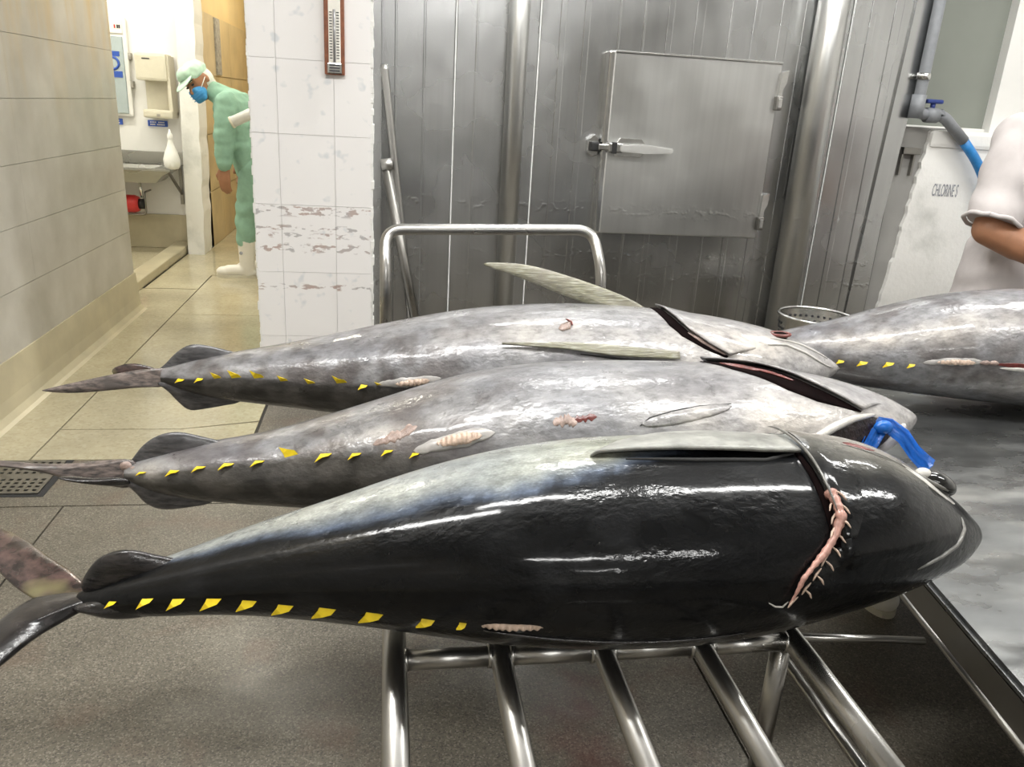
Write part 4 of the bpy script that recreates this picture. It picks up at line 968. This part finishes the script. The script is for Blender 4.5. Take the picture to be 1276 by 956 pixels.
# blue plastic film tied through the open mouth
bf = thing('plastic_film', 'strip of blue plastic film tied through the open tuna jaw', 'plastic film', (.96, 1.32, .66))
def ribbon(name, pts, wd, parent):
    bm = BM(); rows = []
    for i, p in enumerate(pts):
        q = Vector(pts[min(i+1, len(pts)-1)])-Vector(pts[max(i-1, 0)]); sd = q.cross(Vector((0, -.8, .6))).normalized()
        nn = Vector((0, -.8, .6)); W_ = wd[i] if isinstance(wd, list) else wd
        rows.append([bm.verts.new(Vector(p)+sd*W_*(k/6-.5)+nn*(.004*sin(k*1.9+i*.8))) for k in range(7)])
    for a, b in zip(rows, rows[1:]):
        for k in range(6): bm.faces.new((a[k], a[k+1], b[k+1], b[k]))
    r = bmesh.ops.solidify(bm, geom=bm.faces[:], thickness=.0015)
    return obj(name, bm, 'film', parent, True)
ribbon('film_tail', [(.948, 1.325, .712), (.965, 1.31, .708), (.990, 1.295, .690), (1.012, 1.285, .662), (1.035, 1.275, .642), (1.045, 1.27, .633)], [.02, .032, .034, .036, .042, .05], bf)
ribbon('film_loop', [(.958, 1.318, .710), (.935, 1.30, .698), (.915, 1.285, .677), (.900, 1.28, .655), (.890, 1.28, .640)], [.034, .032, .03, .024, .018], bf)
bm = BM(); ell(bm, (.952, 1.305, .706), (.020, .012, .014), 14); obj('film_knot', bm, 'film', bf, True)

G3U = [(.702, 106), (.706, 82), (.714, 68), (.724, 57), (.748, 44), (.778, 33)]
G3L = [(.690, 100), (.692, 80), (.698, 64), (.712, 52), (.742, 40), (.775, 31)]
f3 = Fish(3)
fl3 = [(0, 14), (.06, 18), (.12, 20), (.2, 8), (.27, 8), (.36, 12), (1, 0)]
t3 = thing('tuna', 'grey tuna with raised pectoral fin, lying next to the push handle', 'tuna', (.35, 1.82, .49), 'tuna on the trolley and table')
pig3 = pig_silver(fl3, .42, [(.80, 40, .16, 22, .75), (.60, 50, .12, 14, .4), (.45, 55, .1, 12, .3)])
f3.body(t3, 'fish_silver', pig3)
for u, ph, l, sd in [(.03, 14, .014, -1), (.055, 18, .015, -1), (.078, 18, .018, 1), (.103, 19, .023, 1), (.133, 18, .024, 1), (.167, 12, .018, 1), (.203, 8, .018, 1), (.243, 9, .025, 1), (.273, 7, .016, -1), (.293, 7, .012, 1)]:
    f3.finlet(u, ph, l, l*.66, t3, sd)
f3.lens([(.29, 8), (.33, 11), (.375, 15)], 5, 'anal_fin_flap', 'bone_grey', t3, .001, .003, .003)
f3.lens([(.315, 9), (.34, 11), (.36, 13)], 3.2, 'anal_fin_stub', 'flesh_pale', t3, .004, .003, .003, .0014, 8, 50)
f3.lens([(.535, 57), (.55, 60), (.556, 64)], 4, 'vent', 'wound', t3, .0015, .003, .004)
f3.line([(.548, 66), (.554, 63), (.555, 59)], .003, 'vent_fold', 'gillred', t3, .004)
f3.patch(G3U, G3L, .002, .0015, 'gill_opening', 'gill', t3, 30, 5, .002)
f3.lens([(.722, 56), (.745, 45), (.774, 34)], 2.2, 'gill_filament', 'wound', t3, .003, .002, .002)
f3.patch(G3U, [(.735, 128), (.76, 108), (.79, 92), (.81, 78), (.83, 62), (.84, 46)], .012, -.003, 'gill_cover', 'fish_silver', t3, 34, 10, .004, pig=pig3)
f3.patch([(.70, 29), (.66, 30), (.60, 32), (.54, 37), (.455, 42)], [(.70, 35), (.66, 37), (.60, 40), (.54, 42), (.455, 42.6)], .010, .012, 'pectoral_fin', 'fin', t3, 30, 5, .004)
f3.line([(.69, 28), (.62, 30), (.56, 34)], .003, 'fin_shade_line', 'dark', t3, .0005)  # dark line painting the shade along the lower fin edge
oval_fin(t3, [(.66, 1.86, .785), (.60, 1.868, .818), (.53, 1.88, .842), (.46, 1.89, .862), (.37, 1.90, .885), (.30, 1.905, .893), (.215, 1.91, .889), (.29, 1.90, .868), (.36, 1.89, .846), (.43, 1.88, .820), (.50, 1.87, .800), (.60, 1.85, .775)], (0, -1, .25), 'fin', 'pectoral_fin')
ec = f3.S(.885, 76, .0)
bm = BM(); ell(bm, ec, (.022, .016, .009), 18); ey = obj('eye', bm, 'gill', t3, True)
bm = BM(); tube(bm, [ec+Vector((.025*cos(a), .018*sin(a), .004)) for a in [2*pi*k/20 for k in range(21)]], .004, 8); obj('eye_rim', bm, 'gillred', ey, True)
f3.line([(.85, 50), (.885, 55), (.92, 48), (.975, 22)], .0035, 'jaw_or_glint_line', 'bone', t3, .0015)
f3.line([(.86, 62), (.92, 68), (.97, 60)], .003, 'jaw_or_glint_line', 'bone', t3, .001)
oval_fin(t3, [(-.48, 1.82, .645), (-.539, 1.82, .642), (-.591, 1.82, .632), (-.661, 1.82, .616), (-.755, 1.82, .592), (-.765, 1.82, .587), (-.698, 1.815, .584), (-.612, 1.81, .594), (-.542, 1.805, .604), (-.48, 1.80, .606)], (0, 1, .2), 'tail_grey')
oval_fin(t3, [(-.495, 1.835, .628), (-.55, 1.84, .648), (-.590, 1.845, .646), (-.625, 1.85, .628), (-.60, 1.84, .608), (-.53, 1.83, .605)], (0, 1, .2), 'tail_pink')
keel(t3, [(-.52, 1.83, .633), (-.498, 1.83, .648), (-.473, 1.83, .677), (-.442, 1.83, .699), (-.407, 1.83, .699), (-.31, 1.83, .672), (-.38, 1.83, .640)], (0, 1, 0), 'keel_grey')
keel(t3, [(-.52, 1.80, .622), (-.489, 1.80, .599), (-.47, 1.80, .573), (-.446, 1.80, .547), (-.41, 1.80, .552), (-.30, 1.80, .574), (-.38, 1.80, .615)], (0, 1, 0), 'keel_grey')

# --- fourth tuna on the table, head out of the frame
f4 = Fish(4)
t4 = thing('tuna', 'big silver tuna lying on the steel table before the white gowned worker', 'tuna', (1.9, 2.0, .49), 'tuna on the trolley and table')
f4.body(t4, 'fish_silver', pig_silver([(0, 2), (1, 0)], .0, [(.22, 36, .14, 16, 1.0), (.42, -22, .06, 12, .5), (.34, 45, .1, 12, .5)]))
for u, ph, l in [(.125, 2, .016), (.156, 0, .016), (.186, 1, .021), (.221, 1, .022), (.251, -1, .016)]: f4.finlet(u, ph, l, l*.6, t4, -1)
f4.lens([(.265, 1), (.305, 3), (.345, 3)], 4.6, 'anal_fin_flap', 'bone_grey', t4, .0005, .003, .003)
f4.lens([(.283, 2), (.31, 2.5), (.335, 2)], 3.2, 'anal_fin_stub', 'flesh_pale', t4, .003, .003, .003, .0014, 9, 60)
for u in (.348, .360): f4.lens([(u-.007, 2), (u, 2.5), (u+.007, 2)], 2.4, 'vent', 'wound', t4, .002, .003, .004)
f4.lens([(.362, 1), (.41, 0), (.52, -2)], 2.6, 'belly_cut', 'gillred', t4, .0006, .002, .0)
f4.lens([(.37, -3), (.42, -4), (.52, -6)], 2.0, 'belly_cut_lip', 'bone', t4, .0012, .002, .002)
c4 = f4.S(.0, 0)
f4.patch([(.70, 110), (.70, 80), (.70, 50), (.72, 20)], [(.71, 110), (.712, 80), (.712, 50), (.73, 20)], .001, .003, 'gill_opening', 'gill', t4, 20, 3, .002)
oval_fin(t4, [(1.0, 2.09, .64), (.93, 2.13, .645), (.84, 2.20, .65), (.80, 2.25, .65), (.85, 2.17, .645), (.92, 2.09, .64)], (0, .1, 1), 'tail_grey')
oval_fin(t4, [(1.0, 2.09, .63), (.95, 2.07, .63), (.91, 2.05, .63), (.90, 2.045, .63), (.92, 2.085, .632)], (0, .1, 1), 'tail_grey')
keel(t4, [(.96, 2.09, .64), (1.0, 2.09, .675), (1.05, 2.085, .69), (1.10, 2.08, .67)], (0, 1, 0), 'keel_grey')
keel(t4, [(.96, 2.09, .62), (1.0, 2.09, .59), (1.05, 2.085, .575), (1.10, 2.08, .60)], (0, 1, 0), 'keel_grey')
ec = f4.S(.89, 70, 0); bm = BM(); ell(bm, ec, (.024, .018, .010), 16); obj('eye', bm, 'eye', t4, True)

# ================================================================ people
def hand(base, d, palm, r=.012, s=1.0, curl=.5, thumb=1):
    """palm and five separate bent fingers; d = direction of the fingers, palm = palm normal"""
    d = Vector(d).normalized(); n = Vector(palm); n = (n-d*n.dot(d)).normalized(); sd = d.cross(n); b = Vector(base); caps = []
    for k in range(4):
        o = sd*(k-1.5)*.021*s
        caps.append(('C', b+o*.7, .014*s, b+o+d*.085*s, .013*s))
        l = (.030, .036, .034, .025)[k]*s; p = b+o+d*.09*s; q = p+(d*cos(curl*.4)+n*sin(curl*.4))*l*1.2; e = q+(d*cos(curl)+n*sin(curl))*l; z = e+(d*cos(curl*1.6)+n*sin(curl*1.6))*l*.7
        for a_, b_, ra, rb in ((p, q, .0105, .010), (q, e, .010, .009), (e, z, .009, .0078)): caps.append(('C', a_, ra*s, b_, rb*s))
    tb = b+sd*thumb*.032*s+d*.02*s; t2_ = tb+(d*.75+sd*thumb*.6+n*.25).normalized()*.04*s; t3_ = t2_+(d+n*.35).normalized()*.032*s
    caps += [('C', tb, .014*s, t2_, .0115*s), ('C', t2_, .0115*s, t3_, .0095*s)]
    return caps
# --- worker in green leaning out from behind the pillar
P = thing('person', 'worker in mint green uniform, cap and blue mask leaning past the pillar', 'person', (-.96, 5.88, 0))
hd = Vector((-1.222, 5.86, 1.285))
sh_l, el_l, wr_l = Vector((-1.025, 5.72, 1.165)), Vector((-1.050, 5.69, .955)), Vector((-1.058, 5.69, .765))
sh_r, el_r, wr_r = Vector((-.99, 6.05, 1.165)), Vector((-.95, 6.12, .95)), Vector((-1.0, 6.08, .78))
hip = Vector((-.875, 5.88, .735))
HR = Matrix.Rotation(radians(-30), 3, 'Y') @ Matrix.Rotation(radians(-38), 3, 'Z') @ Matrix.Rotation(radians(12), 3, 'X')
def hl(x, y, z): return hd+HR @ Vector((x, y, z))
body = [('E', hl(0, .01, .02), (.076, .090, .100), HR), ('E', hl(0, -.035, -.055), (.052, .055, .058), HR), ('C', hl(0, .03, -.05), .052, (-1.06, 5.88, 1.19), .06),
        ('C', hl(0, -.085, .01), .011, hl(0, -.103, -.025), .015), ('E', hl(.078, .01, -.005), (.010, .018, .028), HR), ('E', hl(-.078, .01, -.005), (.010, .018, .028), HR), ('C', hl(-.05, -.065, .035), .010, hl(.05, -.065, .035), .010),
        ('C', (-1.02, 5.88, 1.12), .12, hip, .11), ('C', sh_l, .05, el_l, .04), ('C', el_l, .04, wr_l, .028), ('C', sh_r, .05, el_r, .04), ('C', el_r, .04, wr_r, .028), ('C', (-1.02, 5.75, 1.15), .05, (-.99, 6.02, 1.15), .05),
        ('C', hip+Vector((0, -.07, 0)), .08, (-.955, 5.82, .42), .05), ('C', (-.955, 5.82, .42), .05, (-.96, 5.82, .08), .035), ('C', hip+Vector((0, .07, 0)), .08, (-.87, 5.97, .42), .05), ('C', (-.87, 5.97, .42), .05, (-.86, 5.98, .08), .035)]
body += hand(wr_l+Vector((0, 0, -.01)), (-.05, .02, -1), (.3, 1, 0), s=1.0, curl=.7, thumb=-1) + hand(wr_r+Vector((0, 0, -.01)), (-.1, 0, -1), (0, -1, 0), s=1.0, curl=.7)
obj('body', blob(body, .008, 3), 'skin', P)
jk = [('E', (-1.015, 5.88, 1.135), (.130, .175, .125)), ('C', (-1.01, 5.80, 1.13), .105, (-.90, 5.82, .78), .105), ('C', (-1.01, 5.96, 1.13), .105, (-.90, 5.94, .78), .105), ('C', (-1.02, 5.88, 1.10), .13, (-.885, 5.88, .72), .125),
      ('C', sh_l, .078, el_l, .066), ('C', el_l, .066, wr_l+Vector((0, 0, .015)), .052), ('C', sh_r, .078, el_r, .066), ('C', el_r, .066, wr_r+Vector((0, 0, .015)), .052), ('C', (-1.06, 5.87, 1.19), .078, (-1.12, 5.87, 1.225), .07)]
me = blob(jk, .011, 6)
for v in me.vertices:
    q = nz(v.co, 9)*.5+nz(Vector((v.co.x*.6, v.co.y, v.co.z*1.6)), 17)*.35; v.co += v.normal*q*.022
obj('jacket', me, 'green', P)
tr = [('C', hip+Vector((.0, -.065, .02)), .115, (-.955, 5.82, .43), .078), ('C', (-.955, 5.82, .43), .078, (-.965, 5.82, .26), .066), ('C', hip+Vector((0, .065, .02)), .115, (-.87, 5.97, .43), .078), ('C', (-.87, 5.97, .43), .078, (-.86, 5.98, .26), .066)]
me = blob(tr, .011, 5)
for v in me.vertices:
    q = sin(v.co.z*55+6*nz(v.co, 6))*.5*(1 if v.co.z < .55 else .35); v.co += v.normal*q*.009
obj('trousers', me, 'green', P)
for x, y, yw in ((-.965, 5.82, .0), (-.86, 5.98, -.1)):
    b_ = obj('boot', boot_mesh(x, y, 0, .285, yw), 'boot', P); obj('boot_sole', sole_mesh(x, y, 0, yw), 'cream', b_)
    bm = BM(); ell(bm, (x-.03, y-.058, .18), (.012, .006, .012), 10); obj('boot_mark', bm, 'greyink', b_)
obj('hairnet', blob([('E', hl(0, .035, .0), (.085, .075, .088), HR), ('C', hl(.0, .06, -.05), .05, (-1.11, 5.87, 1.215), .055)], .009, 4), 'hairnet', P)
me = blob([('E', hl(0, .012, .062), (.092, .104, .068), HR), ('E', hl(0, -.02, .085), (.082, .085, .045), HR)], .007, 4)
for v in me.vertices: v.co += v.normal*nz(v.co, 30)*.008
co = obj('cap', me, 'green_net', P)
bm = BM(); ell(bm, hl(0, -.105, .048), (.080, .066, .008), 20, HR @ Matrix.Rotation(radians(18), 3, 'X')); obj('cap_peak', bm, 'green_net', co, True)
me = blob([('E', hl(0, -.056, -.052), (.058, .055, .050), HR), ('C', hl(-.03, -.07, -.085), .022, hl(.03, -.07, -.085), .022), ('C', hl(-.025, -.088, -.022), .016, hl(.025, -.088, -.022), .016)], .006, 3)
mk = obj('face_mask', me, 'mask', P)
for k in range(3):
    bm = BM(); tube(bm, [hl(.061*sin(a), -.056-.060*cos(a), -.040-.018*k) for a in [-1.2+2.4*j/14 for j in range(15)]], .0022, 6); obj('mask_pleat', bm, 'mask', mk, True)
for s_ in (-1, 1):
    bm = BM(); tube(bm, [hl(.055*s_, -.06, -.03), hl(.083*s_, .0, .005)], .003, 6); obj('mask_strap', bm, 'bottle', mk, True)
    bm = BM(); ell(bm, hl(.030*s_, -.080, .012), (.013, .008, .007), 10, HR); obj('eye', bm, 'eye', P, True)
    bm = BM(); tube(bm, [hl(.014*s_, -.084, .034), hl(.048*s_, -.072, .036)], .004, 6); obj('eyebrow', bm, 'hair', P, True)
# --- worker in a white gown at the table, head out of the frame
P = thing('person', 'worker in white gown with rolled sleeves and blue gloves at the table', 'person', (2.66, 2.95, 0))
sh_r, el_r, wr_r = Vector((2.43, 2.90, 1.235)), Vector((2.315, 2.82, .905)), Vector((2.585, 2.66, .775))
sh_l, el_l, wr_l = Vector((2.90, 2.92, 1.235)), Vector((3.0, 2.82, .93)), Vector((2.80, 2.62, .80))
hd = Vector((2.67, 2.80, 1.50))
body = [('E', hd+Vector((0, 0, .02)), (.080, .098, .115)), ('E', hd+Vector((0, -.045, -.05)), (.055, .055, .06)), ('C', hd+Vector((0, -.095, .0)), .012, hd+Vector((0, -.11, -.03)), .016), ('E', hd+Vector((-.08, .01, 0)), (.010, .018, .03)), ('E', hd+Vector((.08, .01, 0)), (.010, .018, .03)),
        ('C', hd+Vector((0, .03, -.05)), .058, (2.67, 2.92, 1.26), .065), ('C', (2.67, 2.93, 1.17), .13, (2.67, 3.0, .82), .13), ('C', (2.50, 2.92, 1.22), .055, (2.84, 2.92, 1.22), .055),
        ('C', sh_r, .060, el_r, .060), ('C', el_r, .062, el_r.lerp(wr_r, .35), .062), ('C', el_r.lerp(wr_r, .35), .060, wr_r, .036), ('C', sh_l, .055, el_l, .050), ('C', el_l, .056, el_l.lerp(wr_l, .35), .058), ('C', el_l.lerp(wr_l, .35), .058, wr_l, .036),
        ('C', (2.58, 3.0, .80), .09, (2.57, 2.98, .45), .06), ('C', (2.57, 2.98, .45), .06, (2.57, 3.0, .08), .04), ('C', (2.76, 3.0, .80), .09, (2.77, 2.98, .45), .06), ('C', (2.77, 2.98, .45), .06, (2.77, 3.0, .08), .04)]
obj('body', blob(body, .009, 3), 'skin2', P)
gl = hand(wr_r+Vector((.03, -.015, -.01)), (.9, -.35, -.2), (0, -.3, -1), s=1.1, curl=.8, thumb=-1)
obj('glove', blob(gl+[('C', wr_r-Vector((.012, -.008, 0)), .042, wr_r+Vector((.045, -.025, -.01)), .036)], .006, 2), 'glove', P)
gl = hand(wr_l+Vector((-.03, -.015, -.01)), (-.9, -.35, -.2), (0, -.3, -1), s=1.1, curl=.8, thumb=1)
obj('glove', blob(gl+[('C', wr_l+Vector((.012, .008, 0)), .042, wr_l+Vector((-.045, -.025, -.01)), .036)], .006, 2), 'glove', P)
gw = [('E', (2.67, 2.94, 1.17), (.215, .135, .155)), ('C', (2.55, 2.94, 1.20), .10, (2.54, 2.98, .80), .13), ('C', (2.79, 2.94, 1.20), .10, (2.80, 2.98, .80), .13), ('C', (2.67, 2.92, 1.16), .15, (2.67, 2.96, .80), .16),
      ('C', (2.54, 2.98, .80), .14, (2.52, 2.98, .42), .17), ('C', (2.80, 2.98, .80), .14, (2.82, 2.98, .42), .17), ('C', (2.67, 2.96, .80), .16, (2.67, 2.96, .42), .18),
      ('C', sh_r, .105, sh_r.lerp(el_r, .55), .104), ('C', sh_r.lerp(el_r, .55), .104, sh_r.lerp(el_r, .92)+Vector((-.01, -.01, 0)), .096), ('C', sh_l, .098, sh_l.lerp(el_l, .95), .088), ('C', (2.67, 2.90, 1.27), .075, (2.67, 2.90, 1.30), .07)]
me = blob(gw, .012, 6)
for v in me.vertices:
    q = nz(v.co, 7)*.6+sin((v.co.z*1.4+v.co.x*.9)*26+5*nz(v.co, 5))*.35; v.co += v.normal*q*.013
for sh, el in ((sh_r, el_r), (sh_l, el_l)):
    d = (el-sh).normalized(); Lh = (el-sh).length*.92
    for v in me.vertices:
        q = v.co-sh; t_ = q.dot(d)
        if t_ > Lh and (q-d*t_).length < .16 and t_ < Lh+.15: v.co = v.co-d*(t_-Lh)
go = obj('gown', me, 'gown', P)
for sh, el in ((sh_r, el_r), (sh_l, el_l)):
    d = (el-sh).normalized(); a = d.orthogonal().normalized(); b = d.cross(a); c = sh.lerp(el, .915)+(Vector((-.009, -.009, 0)) if sh is sh_r else Vector())
    bm = BM(); tube(bm, [c+(a*cos(2*pi*k/24)+b*sin(2*pi*k/24))*(.100 if sh is sh_r else .09)+d*.004*sin(k*1.7) for k in range(25)], .0085, 10); obj('rolled_cuff', bm, 'gown', go, True)
for x in (2.57, 2.77):
    b_ = obj('boot', boot_mesh(x, 2.99, 0, .30, radians(90)), 'boot', P); obj('boot_sole', sole_mesh(x, 2.99, 0, radians(90)), 'cream', b_)
obj('cap', blob([('E', hd+Vector((0, .015, .05)), (.098, .112, .095))], .012, 3), 'hairnet', P)
bm = BM(); ell(bm, hd+Vector((0, -.055, -.055)), (.062, .058, .052), 18); obj('face_mask', bm, 'mask', P, True)
for dx in (-.032, .032):
    bm = BM(); ell(bm, hd+Vector((dx, -.088, .015)), (.014, .010, .008), 10); obj('eye', bm, 'eye', P, True)
